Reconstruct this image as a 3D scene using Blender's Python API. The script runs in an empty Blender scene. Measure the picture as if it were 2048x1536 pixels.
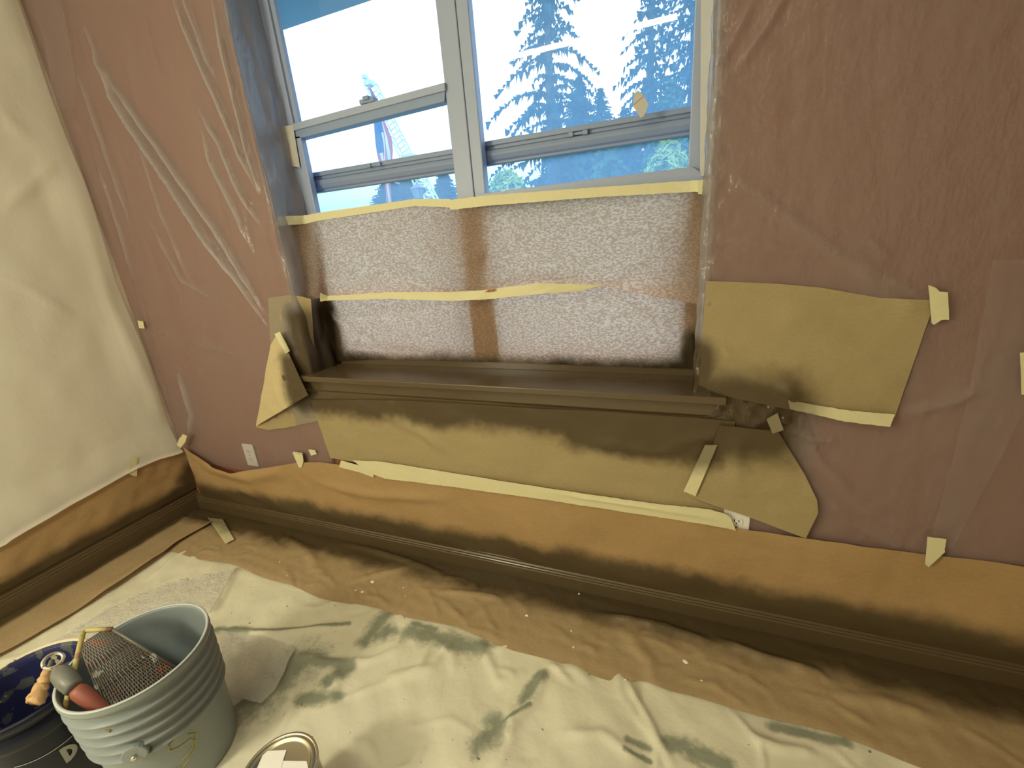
import bpy, bmesh, math, random
import numpy as np
from mathutils import Vector, Matrix

# ------------------------------------------------------------------ camera, sky, lamp, exposure
C = bpy.context.scene.collection
S = bpy.context.scene
H, D, XL = 1.28, 1.2847, -2.45          # eye height, distance to the window wall, x of the left wall
F = 880.0                               # focal length in pixels of a 2048 x 1536 frame
R = np.array([[0.929572451727612, 0.359802074601912, -0.08023418287286602],
              [0.044836955183584354, -0.3263853611562087, -0.9441727826371594],
              [-0.3659025887295437, 0.8740795519488438, -0.31953126987186564]])   # right, down, forward
cam = bpy.data.cameras.new('camera'); cam.sensor_width = 36.0; cam.lens = F / 2048 * 36.0
cam.clip_start = 0.02
camo = bpy.data.objects.new('camera', cam); C.objects.link(camo)
m = Matrix(((R[0][0], -R[1][0], -R[2][0], 0), (R[0][1], -R[1][1], -R[2][1], 0), (R[0][2], -R[1][2], -R[2][2], H), (0, 0, 0, 1)))
camo.matrix_world = m
S.camera = camo
S.view_settings.view_transform = 'Standard'; S.view_settings.look = 'None'
S.view_settings.gamma = 1; S.view_settings.use_curve_mapping = False
S.view_settings.exposure = 0.0
S.cycles.max_bounces = 10; S.cycles.transparent_max_bounces = 24

world = bpy.data.worlds.new('sky'); S.world = world; world.use_nodes = True
wn, wl = world.node_tree.nodes, world.node_tree.links
tc = wn.new('ShaderNodeTexCoord'); sx = wn.new('ShaderNodeSeparateXYZ'); rp = wn.new('ShaderNodeValToRGB')
wl.new(tc.outputs['Generated'], sx.inputs[0]); wl.new(sx.outputs['Z'], rp.inputs[0])
rp.color_ramp.elements[0].position = 0.06; rp.color_ramp.elements[0].color = (0.20, 0.38, 0.42, 1)
rp.color_ramp.elements[1].position = 0.22; rp.color_ramp.elements[1].color = (0.74, 0.89, 1.0, 1)
wn['Background'].inputs['Strength'].default_value = 4.0
wl.new(rp.outputs[0], wn['Background'].inputs['Color'])

def area(name, loc, rot, sx_, sy_, power, col):
    l = bpy.data.lights.new(name, 'AREA'); l.shape = 'RECTANGLE'; l.size = sx_; l.size_y = sy_; l.energy = power; l.color = col
    o = bpy.data.objects.new(name, l); C.objects.link(o); o.location = loc; o.rotation_euler = rot
    return o
WARM = (1.0, 0.925, 0.66)
area('ceiling_tube_light', (-0.75, -0.56, 2.5), (0, 0, 0), 1.2, 0.10, 15, WARM)
pl = bpy.data.lights.new('work_lamp', 'POINT'); pl.energy = 78; pl.color = WARM; pl.shadow_soft_size = 0.16
plo = bpy.data.objects.new('work_lamp', pl); C.objects.link(plo); plo.location = (-1.55, -0.95, 1.50)

# ------------------------------------------------------------------ from pixels to points on real planes
def ray(px, py):
    return np.array([(px - 1024) / F, (py - 768) / F, 1.0]) @ R
CAM = np.array([0, 0, H])
def W(px, py, off=0.0):                 # on the window wall, off metres into the room
    d = ray(px, py); return CAM + d * ((D - off) / d[1])
def L(px, py, off=0.0):                 # on the left wall
    d = ray(px, py); return CAM + d * ((XL + off) / d[0])
def G(px, py, z=0.0):                   # on the floor
    d = ray(px, py); return CAM + d * ((z - H) / d[2])
def O(px, py, y):                       # outdoors, on an upright plane y metres away
    d = ray(px, py); return CAM + d * (y / d[1])

# ------------------------------------------------------------------ materials
class X:
    """a tiny algebra over Math nodes"""
    nt = None
    def __init__(s, v): s.v = v
    def _op(s, o, op, rev=False, third=None):
        n = X.nt.nodes.new('ShaderNodeMath'); n.operation = op
        a = [s, o] if not rev else [o, s]
        for i, q in enumerate(a):
            if q is None: continue
            q = q.v if isinstance(q, X) else q
            if isinstance(q, (int, float)): n.inputs[i].default_value = q
            else: X.nt.links.new(q, n.inputs[i])
        return X(n.outputs[0])
    def __add__(s, o): return s._op(o, 'ADD')
    __radd__ = __add__
    def __sub__(s, o): return s._op(o, 'SUBTRACT')
    def __rsub__(s, o): return s._op(o, 'SUBTRACT', True)
    def __mul__(s, o): return s._op(o, 'MULTIPLY')
    __rmul__ = __mul__
    def max(s, o): return s._op(o, 'MAXIMUM')
    def min(s, o): return s._op(o, 'MINIMUM')
    def abs(s): return s._op(None, 'ABSOLUTE')
    def sqrt(s): return s._op(None, 'SQRT')
    def step(s, e0, e1):                # smooth 0..1 from e0 to e1
        n = X.nt.nodes.new('ShaderNodeMapRange'); n.interpolation_type = 'SMOOTHSTEP'
        n.inputs[1].default_value = e0; n.inputs[2].default_value = e1
        X.nt.links.new(s.v, n.inputs[0]); return X(n.outputs[0])

def newmat(name):
    mt = bpy.data.materials.new(name); mt.use_nodes = True
    nt = mt.node_tree; X.nt = nt
    return mt, nt, nt.nodes['Principled BSDF'], nt.nodes['Material Output']
def noise(nt, scale, detail=4, rough=0.6, stretch=None, world=True):
    n = nt.nodes.new('ShaderNodeTexNoise'); n.inputs['Scale'].default_value = scale
    n.inputs['Detail'].default_value = detail; n.inputs['Roughness'].default_value = rough
    if world:
        g = nt.nodes.new('ShaderNodeNewGeometry'); src = g.outputs['Position']
    else:
        g = nt.nodes.new('ShaderNodeTexCoord'); src = g.outputs['Object']
    if stretch:
        mp = nt.nodes.new('ShaderNodeMapping'); mp.inputs['Scale'].default_value = stretch
        nt.links.new(src, mp.inputs[0]); src = mp.outputs[0]
    nt.links.new(src, n.inputs['Vector'])
    return n.outputs['Fac']
def mixc(nt, fac, a, b):
    n = nt.nodes.new('ShaderNodeMix'); n.data_type = 'RGBA'
    for sock, q in ((n.inputs[0], fac), (n.inputs[6], a), (n.inputs[7], b)):
        if isinstance(q, X): q = q.v
        if isinstance(q, (int, float)): sock.default_value = q
        elif isinstance(q, tuple): sock.default_value = (*q[:3], 1)
        else: nt.links.new(q, sock)
    return n.outputs[2]
def bump(nt, h, strength, dist):
    b = nt.nodes.new('ShaderNodeBump'); b.inputs['Strength'].default_value = strength; b.inputs['Distance'].default_value = dist
    nt.links.new(h.v if isinstance(h, X) else h, b.inputs['Height']); return b.outputs[0]

PAINT = (0.092, 0.065, 0.032)
def spray(nt):
    """where the sprayed dark paint landed: round the window sill and along both baseboards"""
    X.nt = nt
    g = nt.nodes.new('ShaderNodeNewGeometry'); s = nt.nodes.new('ShaderNodeSeparateXYZ'); nt.links.new(g.outputs['Position'], s.inputs[0])
    x, y, z = X(s.outputs[0]), X(s.outputs[1]), X(s.outputs[2])
    n1 = X(noise(nt, 6, 3, 0.55)) - 0.5
    n2 = X(noise(nt, 30, 3, 0.6)) - 0.5
    n = n1 * 0.10 + n2 * 0.03
    def length(a, b): return (a * a + b * b).sqrt()
    def box(cx, hx, cz, hz): return length(((x - cx).abs() - hx).max(0.0), ((z - cz).abs() - hz).max(0.0))
    f = (box(-0.70, 0.78, 0.75, 0.065) + n).step(0.075, 0.01)
    f = f.max((box(0.13, 0.10, 0.755, 0.045) + n).step(0.14, 0.035))
    f = f.max((box(-0.12, 0.20, 0.69, 0.04) + n).step(0.085, 0.02))
    f = f.max((box(-1.41, 0.015, 0.92, 0.12) + n * 0.6).step(0.085, 0.01))
    f = f.max((box(-1.45, 0.03, 0.80, 0.06) + n * 0.6).step(0.10, 0.02))
    f = f.max((box(0.03, 0.01, 0.85, 0.09) + n * 0.6).step(0.06, 0.01))
    q = length(((D - 0.02) - y).max(0.0) * 0.80, (z - 0.10).max(0.0))
    f = f.max((q + n * 0.8).step(0.125, 0.055))
    q = length((x - (XL + 0.02)).max(0.0) * 1.5, (z - 0.13).max(0.0))
    f = f.max((q + n * 0.5).step(0.085, 0.03))
    q = length((x - XL).max(0.0), ((D - y)).max(0.0)) + (z - 0.22).max(0.0) * 0.8
    f = f.max((q + n * 0.5).step(0.13, 0.04))
    return f
def paper(name, col, trans=0.35, rough=0.75, blot=0.0):
    mt, nt, P, out = newmat(name)
    fib = X(noise(nt, 90, 4, 0.7, (1, 1, 2.2)))
    big = X(noise(nt, 7, 3, 0.5))
    c0 = mixc(nt, (fib - 0.5) * 0.5 + (big - 0.5) * 0.5 + 0.5, tuple(v * 0.95 for v in col), tuple(min(1, v * 1.05) for v in col))
    f = spray(nt)
    col_s = mixc(nt, f, c0, PAINT)
    nt.links.new(col_s, P.inputs['Base Color'])
    rr = f * -0.33 + rough
    nt.links.new(rr.v, P.inputs['Roughness'])
    P.inputs['Specular IOR Level'].default_value = 0.35
    wr = X(noise(nt, 11, 3, 0.5, (1, 1, 1.4)))
    nrm = bump(nt, wr, 0.25, 0.02)
    nt.links.new(nrm, P.inputs['Normal'])
    tr = nt.nodes.new('ShaderNodeBsdfTranslucent')
    # long pale fibres let more daylight through than the pulp between them
    cl = X(noise(nt, 140, 2, 0.55, (0.75, 1, 1.5))).step(0.38, 0.66)
    tcol = mixc(nt, cl, (0.60, 0.32, 0.21), (1.0, 0.655, 0.455))
    tcol = mixc(nt, f, tcol, (0.02, 0.015, 0.008))
    nt.links.new(tcol, tr.inputs['Color'])
    mx = nt.nodes.new('ShaderNodeMixShader'); mx.inputs[0].default_value = trans
    nt.links.new(P.outputs[0], mx.inputs[1]); nt.links.new(tr.outputs[0], mx.inputs[2]); nt.links.new(mx.outputs[0], out.inputs[0])
    return mt
def plastic(name, clear=0.62, col=(0.8, 0.8, 0.8), rough=0.28, wr=(10, 1.0), sp=True, trn=0.3, seed=0):
    mt, nt, P, out = newmat(name)
    P.inputs['Roughness'].default_value = rough
    P.inputs['Specular IOR Level'].default_value = 0.6
    h = X(noise(nt, wr[0], 5, 0.62, (1.0, 1.0, 0.55))) * 0.7 + X(noise(nt, wr[0] * 5, 3, 0.6, (1.3, 1, 0.6))) * 0.3
    nt.links.new(bump(nt, h, 0.55 * wr[1], 0.02), P.inputs['Normal'])
    f = spray(nt) if sp else None
    if sp:
        nt.links.new(mixc(nt, f, col, PAINT), P.inputs['Base Color'])
    else:
        P.inputs['Base Color'].default_value = (*col, 1)
    tl = nt.nodes.new('ShaderNodeBsdfTranslucent'); tl.inputs[0].default_value = (*col, 1)
    m0 = nt.nodes.new('ShaderNodeMixShader'); m0.inputs[0].default_value = trn
    nt.links.new(P.outputs[0], m0.inputs[1]); nt.links.new(tl.outputs[0], m0.inputs[2])
    tp = nt.nodes.new('ShaderNodeBsdfTransparent')
    mx = nt.nodes.new('ShaderNodeMixShader')
    cl = X(noise(nt, 4, 3, 0.5)) * 0.12 + (clear - 0.06)
    at = nt.nodes.new('ShaderNodeAttribute'); at.attribute_name = 'bunch'      # gathered folds are several layers thick
    cl = cl * (X(at.outputs['Fac']) * -0.80 + 1.0)
    if sp: cl = cl * (f * -0.93 + 1.0)
    nt.links.new(cl.v, mx.inputs[0])
    nt.links.new(m0.outputs[0], mx.inputs[1]); nt.links.new(tp.outputs[0], mx.inputs[2]); nt.links.new(mx.outputs[0], out.inputs[0])
    return mt
def plain(name, col, rough=0.6, metal=0.0, spec=0.5, var=0.08, vs=20, bmp=0.0, bs=60):
    mt, nt, P, out = newmat(name)
    if var:
        f = noise(nt, vs, 4, 0.6, world=False)
        nt.links.new(mixc(nt, f, tuple(max(0, v * (1 - var)) for v in col), tuple(min(1, v * (1 + var)) for v in col)), P.inputs['Base Color'])
    else: P.inputs['Base Color'].default_value = (*col, 1)
    P.inputs['Roughness'].default_value = rough; P.inputs['Metallic'].default_value = metal; P.inputs['Specular IOR Level'].default_value = spec
    if bmp: nt.links.new(bump(nt, noise(nt, bs, 3, 0.5, world=False), bmp, 0.004), P.inputs['Normal'])
    return mt
def splat(name, col, spots, rough=0.45, scale=18):
    """a base colour with dried splashes of other paints, each (colour, noise threshold, offset)"""
    mt, nt, P, out = newmat(name)
    c = col
    for i, (sc, th, off) in enumerate(spots):
        tcn = nt.nodes.new('ShaderNodeTexCoord'); mp = nt.nodes.new('ShaderNodeMapping'); mp.inputs['Location'].default_value = (off, off * 1.7, off * 0.3)
        nt.links.new(tcn.outputs['Object'], mp.inputs[0])
        n = nt.nodes.new('ShaderNodeTexNoise'); n.inputs['Scale'].default_value = scale; n.inputs['Detail'].default_value = 5
        nt.links.new(mp.outputs[0], n.inputs['Vector'])
        c = mixc(nt, X(n.outputs['Fac']).step(th, th + 0.03), c, sc)
    if isinstance(c, tuple): P.inputs['Base Color'].default_value = (*c, 1)
    else: nt.links.new(c, P.inputs['Base Color'])
    P.inputs['Roughness'].default_value = rough
    return mt

M = {}
M['red_wall'] = plain('terracotta_wall_paint', (0.27, 0.102, 0.064), 0.6, var=0.05, vs=3, bmp=0.1, bs=120)
M['cream_wall'] = plain('cream_wall_paint', (0.80, 0.75, 0.62), 0.6, var=0.03, vs=3, bmp=0.08, bs=120)
M['ceiling'] = plain('ceiling_paint', (0.8, 0.78, 0.72), 0.8, var=0.02)
M['floor'] = plain('grey_green_carpet', (0.16, 0.17, 0.15), 0.9, var=0.3, vs=90)
M['brown_trim'] = plain('fresh_brown_paint', (0.100, 0.070, 0.037), 0.26, var=0.10, vs=5, bmp=0.05, bs=40)
M['frame'] = plain('glare_tinted_vinyl', (0.34, 0.40, 0.57), 0.4, var=0.03)  # blue of the glare put into the frame's base colour
M['rail'] = plain('glare_blue_vinyl', (0.23, 0.30, 0.47), 0.4, var=0.03)  # rails get a stronger blue, the glare mixed into their colour
M['kraft'] = paper('masking_paper', (0.44, 0.345, 0.24), 0.64)
M['kraft_wall'] = paper('wall_masking_paper', (0.375, 0.295, 0.155), 0.06)
M['kraft_flap'] = paper('pale_masking_paper', (0.60, 0.49, 0.28), 0.1)
M['kraft_orange'] = paper('orange_brown_masking_paper', (0.42, 0.275, 0.13), 0.08)
M['kraft_floor'] = paper('floor_masking_paper', (0.44, 0.325, 0.185), 0.08, 0.6)
M['sheet'] = plastic('clear_masking_film', 0.62, (0.45, 0.42, 0.42), 0.2, (9, 1.3))
M['sheet_thin'] = plastic('thin_clear_film', 0.90, (0.55, 0.52, 0.52), 0.3)
M['sheet_white'] = plastic('hazy_masking_film', 0.36, (0.92, 0.90, 0.83), sp=False, wr=(4, 0.6))
M['sheet_floor'] = plastic('crumpled_clear_film', 0.66, (1.0, 0.98, 0.94), 0.12, (16, 3.0), sp=False, trn=0.15)
M['outlet'] = plain('white_outlet_plastic', (0.78, 0.76, 0.72), 0.35, var=0.02)
M['slot'] = plain('dark_slot', (0.03, 0.03, 0.03), 0.6, var=0)
M['steel'] = plain('bright_steel', (0.72, 0.68, 0.60), 0.22, 1.0, var=0.04)
M['label'] = plain('white_label_paper', (0.86, 0.85, 0.84), 0.5, var=0.02)
M['label_grey'] = plain('grey_print', (0.33, 0.33, 0.36), 0.6, var=0.05)
M['label_dark'] = plain('dark_print', (0.07, 0.065, 0.07), 0.6, var=0.1)
M['paintdrop'] = plain('white_paint_drip', (0.85, 0.84, 0.78), 0.35, var=0.02)

def tape_mat():
    mt, nt, P, out = newmat('masking_tape')
    f = noise(nt, 160, 3, 0.6, (1, 1, 1)); g = noise(nt, 12, 2, 0.5)
    c = mixc(nt, (X(f) + X(g)) * 0.5, (0.68, 0.63, 0.38), (0.80, 0.75, 0.48))
    s = spray(nt)
    nt.links.new(mixc(nt, s * 0.75, c, PAINT), P.inputs['Base Color'])
    P.inputs['Roughness'].default_value = 0.55
    nt.links.new(bump(nt, f, 0.25, 0.003), P.inputs['Normal'])
    tr = nt.nodes.new('ShaderNodeBsdfTranslucent'); tr.inputs[0].default_value = (0.85, 0.78, 0.45, 1)
    mx = nt.nodes.new('ShaderNodeMixShader'); mx.inputs[0].default_value = 0.10
    nt.links.new(P.outputs[0], mx.inputs[1]); nt.links.new(tr.outputs[0], mx.inputs[2]); nt.links.new(mx.outputs[0], out.inputs[0])
    return mt
M['tape'] = tape_mat()
M['tape_pale'] = plain('pale_worn_tape', (0.52, 0.50, 0.46), 0.55, var=0.06, vs=40)
def glass_mat():
    mt, nt, P, out = newmat('glare_window_glass')
    tp = nt.nodes.new('ShaderNodeBsdfTransparent'); tp.inputs[0].default_value = (0.93, 0.97, 1, 1)
    tl = nt.nodes.new('ShaderNodeBsdfTranslucent'); tl.inputs[0].default_value = (0.30, 0.60, 1.0, 1)  # blue veil of lens glare imitated by tinting the pane
    gl = nt.nodes.new('ShaderNodeBsdfGlossy'); gl.inputs['Roughness'].default_value = 0.02
    m1 = nt.nodes.new('ShaderNodeMixShader'); m1.inputs[0].default_value = 0.24
    nt.links.new(tp.outputs[0], m1.inputs[1]); nt.links.new(tl.outputs[0], m1.inputs[2])
    fr = nt.nodes.new('ShaderNodeLayerWeight'); fr.inputs[0].default_value = 0.5; X.nt = nt
    fa = X(fr.outputs['Facing']); fa = fa * fa * fa * fa * 0.5 + 0.03
    m2 = nt.nodes.new('ShaderNodeMixShader'); nt.links.new(fa.v, m2.inputs[0])
    nt.links.new(m1.outputs[0], m2.inputs[1]); nt.links.new(gl.outputs[0], m2.inputs[2]); nt.links.new(m2.outputs[0], out.inputs[0])
    return mt
M['glass'] = glass_mat()
def cloth_mat():
    mt, nt, P, out = newmat('drop_cloth_fabric')
    g = nt.nodes.new('ShaderNodeNewGeometry'); s = nt.nodes.new('ShaderNodeSeparateXYZ'); nt.links.new(g.outputs['Position'], s.inputs[0])
    x, y = X(s.outputs[0]), X(s.outputs[1])
    n = X(noise(nt, 20, 6, 0.7)) - 0.5
    n2 = X(noise(nt, 3, 2, 0.5))
    f = None
    # grey-green areas with ragged edges mixed into the cloth's colour
    for (p0, p1, w) in GREY_STREAKS:
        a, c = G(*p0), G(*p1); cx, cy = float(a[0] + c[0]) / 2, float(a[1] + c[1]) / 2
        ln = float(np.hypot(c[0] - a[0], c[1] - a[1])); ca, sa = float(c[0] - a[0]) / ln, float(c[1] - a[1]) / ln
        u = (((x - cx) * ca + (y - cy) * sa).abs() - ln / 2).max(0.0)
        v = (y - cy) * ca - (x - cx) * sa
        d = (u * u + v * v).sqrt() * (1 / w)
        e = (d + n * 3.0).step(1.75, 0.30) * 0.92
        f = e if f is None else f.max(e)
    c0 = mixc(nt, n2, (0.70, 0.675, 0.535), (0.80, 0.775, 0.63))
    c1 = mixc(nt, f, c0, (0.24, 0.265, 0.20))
    sp = X(noise(nt, 55, 2, 0.4)).step(0.76, 0.79)
    c1 = mixc(nt, sp * 0.8, c1, (0.16, 0.14, 0.09))
    nt.links.new(c1, P.inputs['Base Color']); P.inputs['Roughness'].default_value = 0.55
    P.inputs['Specular IOR Level'].default_value = 0.35
    h = X(noise(nt, 7, 3, 0.5)) * 0.7 + X(noise(nt, 26, 3, 0.5)) * 0.3
    nt.links.new(bump(nt, h, 0.35, 0.025), P.inputs['Normal'])
    return mt
# (start pixel, end pixel, half width in metres) of each grey-green streak
GREY_STREAKS = [((437, 1266), (500, 1268), .016), ((500, 1268), (700, 1252), .008), ((735, 1280), (780, 1228), .028), ((755, 1275), (785, 1265), .026), ((825, 1268), (965, 1300), .030),
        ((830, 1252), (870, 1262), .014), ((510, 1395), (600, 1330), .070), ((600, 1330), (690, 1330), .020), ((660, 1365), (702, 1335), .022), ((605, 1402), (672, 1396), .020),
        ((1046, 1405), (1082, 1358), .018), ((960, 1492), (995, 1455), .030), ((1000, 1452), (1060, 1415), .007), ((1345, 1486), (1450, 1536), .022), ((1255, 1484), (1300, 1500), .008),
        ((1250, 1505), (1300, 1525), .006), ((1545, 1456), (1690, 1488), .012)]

# ------------------------------------------------------------------ mesh helpers
def tag(o, label=None, cat=None, group=None, kind=None):
    if label: o['label'] = label
    if cat: o['category'] = cat
    if group: o['group'] = group
    if kind: o['kind'] = kind
    return o
def link(name, verts, faces, mat, parent=None, smooth=True):
    used = sorted({i for f in faces for i in f})
    if len(used) < len(verts):
        mp_ = {q: k for k, q in enumerate(used)}; verts = [verts[q] for q in used]; faces = [tuple(mp_[i] for i in f) for f in faces]
    me = bpy.data.meshes.new(name); me.from_pydata([tuple(map(float, v)) for v in verts], [], faces); me.validate(); me.update()
    if smooth: me.polygons.foreach_set('use_smooth', [True] * len(me.polygons))
    o = bpy.data.objects.new(name, me); C.objects.link(o)
    if mat: me.materials.append(mat)
    if parent: o.parent = parent; o.matrix_parent_inverse = parent.matrix_world.inverted()
    return o
def empty(name, loc=(0, 0, 0)):
    o = bpy.data.objects.new(name, None); C.objects.link(o); o.location = [float(v) for v in loc]; o.empty_display_size = 0.05
    bpy.context.view_layer.update()
    return o
class MB:
    def __init__(s): s.v, s.f = [], []
    def add(s, v, f):
        b = len(s.v); s.v += [tuple(map(float, q)) for q in v]; s.f += [tuple(i + b for i in q) for q in f]; return s
    def box(s, a, b):
        (x0, y0, z0), (x1, y1, z1) = a, b
        return s.add([(x0, y0, z0), (x1, y0, z0), (x1, y1, z0), (x0, y1, z0), (x0, y0, z1), (x1, y0, z1), (x1, y1, z1), (x0, y1, z1)],
                     [(0, 3, 2, 1), (4, 5, 6, 7), (0, 1, 5, 4), (1, 2, 6, 5), (2, 3, 7, 6), (3, 0, 4, 7)])
    def prism(s, pts, dirv):           # polygon swept along dirv
        n = len(pts); d = np.array(dirv)
        P = [np.array(p) for p in pts]
        return s.add(P + [p + d for p in P], [tuple(range(n)), tuple(range(2 * n - 1, n - 1, -1))] + [(i, i + n, (i + 1) % n + n, (i + 1) % n) for i in range(n)])
    def tube(s, pts, rad, n=8, cap=True):
        P = [np.array(p, float) for p in pts]; rr = rad if hasattr(rad, '__len__') else [rad] * len(P)
        V = []; up = None
        for i, p in enumerate(P):
            t = P[min(i + 1, len(P) - 1)] - P[max(i - 1, 0)]; t /= (np.linalg.norm(t) + 1e-9)
            if up is None: up = np.array([0, 0, 1.0]) if abs(t[2]) < 0.9 else np.array([1.0, 0, 0])
            a = np.cross(t, up); a /= (np.linalg.norm(a) + 1e-9); b = np.cross(a, t); up = b
            V += [p + rr[i] * (math.cos(k * 2 * math.pi / n) * a + math.sin(k * 2 * math.pi / n) * b) for k in range(n)]
        Fc = [(i * n + k, i * n + (k + 1) % n, (i + 1) * n + (k + 1) % n, (i + 1) * n + k) for i in range(len(P) - 1) for k in range(n)]
        if cap: Fc += [tuple(range(n - 1, -1, -1)), tuple(range((len(P) - 1) * n, len(P) * n))]
        return s.add(V, Fc)
    def lathe(s, prof, n=64, c=(0, 0, 0), closed=False):
        V = [(c[0] + r * math.cos(k * 2 * math.pi / n), c[1] + r * math.sin(k * 2 * math.pi / n), c[2] + z) for r, z in prof for k in range(n)]
        mm = len(prof); Fc = []
        for i in range(mm if closed else mm - 1):
            j = (i + 1) % mm
            Fc += [(i * n + k, i * n + (k + 1) % n, j * n + (k + 1) % n, j * n + k) for k in range(n)]
        return s.add(V, Fc)
    def build(s, name, mat, parent=None, smooth=False, bevel=0.0, seg=2):
        o = link(name, s.v, s.f, mat, parent, smooth)
        if bevel:
            b = o.modifiers.new('bevel', 'BEVEL'); b.width = bevel; b.segments = seg; b.limit_method = 'ANGLE'
        return o

class Waves:
    """smooth random relief: a sum of sine waves"""
    def __init__(s, seed, scale, n=14, aniso=(1, 1)):
        r = np.random.RandomState(seed)
        a = r.rand(n) * 2 * np.pi; k = scale * 2 * np.pi * (0.35 + 1.3 * r.rand(n))
        s.kx, s.ky, s.p, s.n = k * np.cos(a) * aniso[0], k * np.sin(a) * aniso[1], r.rand(n) * 2 * np.pi, n
    def __call__(s, u, v):
        o = 0
        for i in range(s.n): o = o + np.sin(u * s.kx[i] + v * s.ky[i] + s.p[i])
        return o / math.sqrt(s.n)
def ridge(u, v, pts, w, h, sharp=1.0):
    """a fold: a ridge of width w and height h along a polyline, fading at both ends"""
    out = np.zeros_like(u); tot = 0; segs = []
    for a, b in zip(pts[:-1], pts[1:]):
        l = math.hypot(b[0] - a[0], b[1] - a[1]); segs.append((a, b, tot, l)); tot += l
    best = np.full_like(u, 1e9); par = np.zeros_like(u)
    for a, b, t0, l in segs:
        dx, dy = (b[0] - a[0]) / l, (b[1] - a[1]) / l
        t = np.clip((u - a[0]) * dx + (v - a[1]) * dy, 0, l)
        d = np.hypot(u - a[0] - t * dx, v - a[1] - t * dy)
        k = d < best; best = np.where(k, d, best); par = np.where(k, (t0 + t) / tot, par)
    fade = np.clip(np.minimum(par, 1 - par) * 5, 0, 1)
    return h * np.exp(-(best / w) ** 2) * (0.25 + 0.75 * fade)
def attr(o, name, val):
    a = o.data.attributes.new(name, 'FLOAT', 'POINT'); a.data.foreach_set('value', np.ascontiguousarray(val, dtype=np.float32).ravel())
def resample(poly, n):
    P = np.array(poly, float)
    if len(P) == 1: return np.repeat(P, n + 1, 0)
    d = np.r_[0, np.cumsum(np.linalg.norm(np.diff(P, axis=0), axis=1))]; d /= d[-1]
    t = np.linspace(0, 1, n + 1)
    t = np.array([d[np.abs(d - q).argmin()] if np.abs(d - q).min() < 0.42 / n else q for q in t])
    return np.stack([np.interp(t, d, P[:, k]) for k in range(P.shape[1])], 1)
PLANE = {'w': (lambda p, o: W(p[0], p[1], p[2] if len(p) > 2 else o), np.array([0, -1.0, 0]), 0, 2),
         'l': (lambda p, o: L(p[0], p[1], p[2] if len(p) > 2 else o), np.array([1.0, 0, 0]), 1, 2),
         'f': (lambda p, o: G(p[0], p[1], p[2] if len(p) > 2 else o), np.array([0, 0, 1.0]), 0, 1)}
def grid(name, P, mat, parent=None, nrm=None, disp=None, ax=(0, 2), thick=0.0):
    nu, nv = P.shape[0] - 1, P.shape[1] - 1
    if disp is not None: P = P + disp(P[..., ax[0]], P[..., ax[1]])[..., None] * nrm
    V = P.reshape(-1, 3)
    w = nv + 1
    Fc = [(i * w + j, (i + 1) * w + j, (i + 1) * w + j + 1, i * w + j + 1) for i in range(nu) for j in range(nv)]
    o = link(name, V, Fc, mat, parent)
    if thick:
        s_ = o.modifiers.new('thickness', 'SOLIDIFY'); s_.thickness = thick; s_.offset = 0
        s_ = o.modifiers.new('crisp_edges', 'EDGE_SPLIT'); s_.split_angle = math.radians(40)
    return o
def patch(name, pl, A, B, mat, res=0.02, off=0.006, disp=None, parent=None, edge=0.0, seed=1, thick=0.0, extra=None):
    """a sheet stretched between two edge lines A and B lying on a wall or on the floor; a third number is its height off it"""
    fn, nrm, a0, a1 = PLANE[pl]
    Pa = np.array([fn(p, off) for p in A]); Pb = np.array([fn(p, off) for p in B])
    la = max(np.linalg.norm(np.diff(Pa, axis=0), axis=1).sum(), np.linalg.norm(np.diff(Pb, axis=0), axis=1).sum() if len(Pb) > 1 else 0)
    lb = max(np.linalg.norm(Pa[0] - Pb[0]), np.linalg.norm(Pa[-1] - Pb[-1]))
    nu, nv = max(2, min(260, int(la / res))), max(2, min(200, int(lb / res)))
    Ra, Rb = resample(Pa, nu), resample(Pb, nu)
    if edge:
        r = np.random.RandomState(seed); e = (r.rand(2, nu + 1) - 0.5) * edge
        Ra[:, a1] += e[0]; Rb[:, a1] += e[1]
    t = np.linspace(0, 1, nv + 1)[None, :, None]
    P = Ra[:, None, :] * (1 - t) + Rb[:, None, :] * t
    return grid(name, P, mat, parent, nrm, disp, (a0, a1), thick)
def relief(seed, amp=0.003, scale=3.0, amp2=0.0, scale2=12, pl='w', folds=(), off=0.0, aniso=(1, 1)):
    w1, w2 = Waves(seed, scale, aniso=aniso), Waves(seed + 50, scale2)
    fn, _, a0, a1 = PLANE[pl]
    F2 = []
    for (pts, w, h) in folds:
        q = [fn(p, off) for p in pts]; F2.append(([(c[a0], c[a1]) for c in q], w, h))
    def f(u, v):
        d = amp * w1(u, v) * 0.6
        if amp2: d = d + amp2 * w2(u, v) * 0.6
        for q in F2: d = d + ridge(u, v, *q)
        return d
    return f

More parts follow.
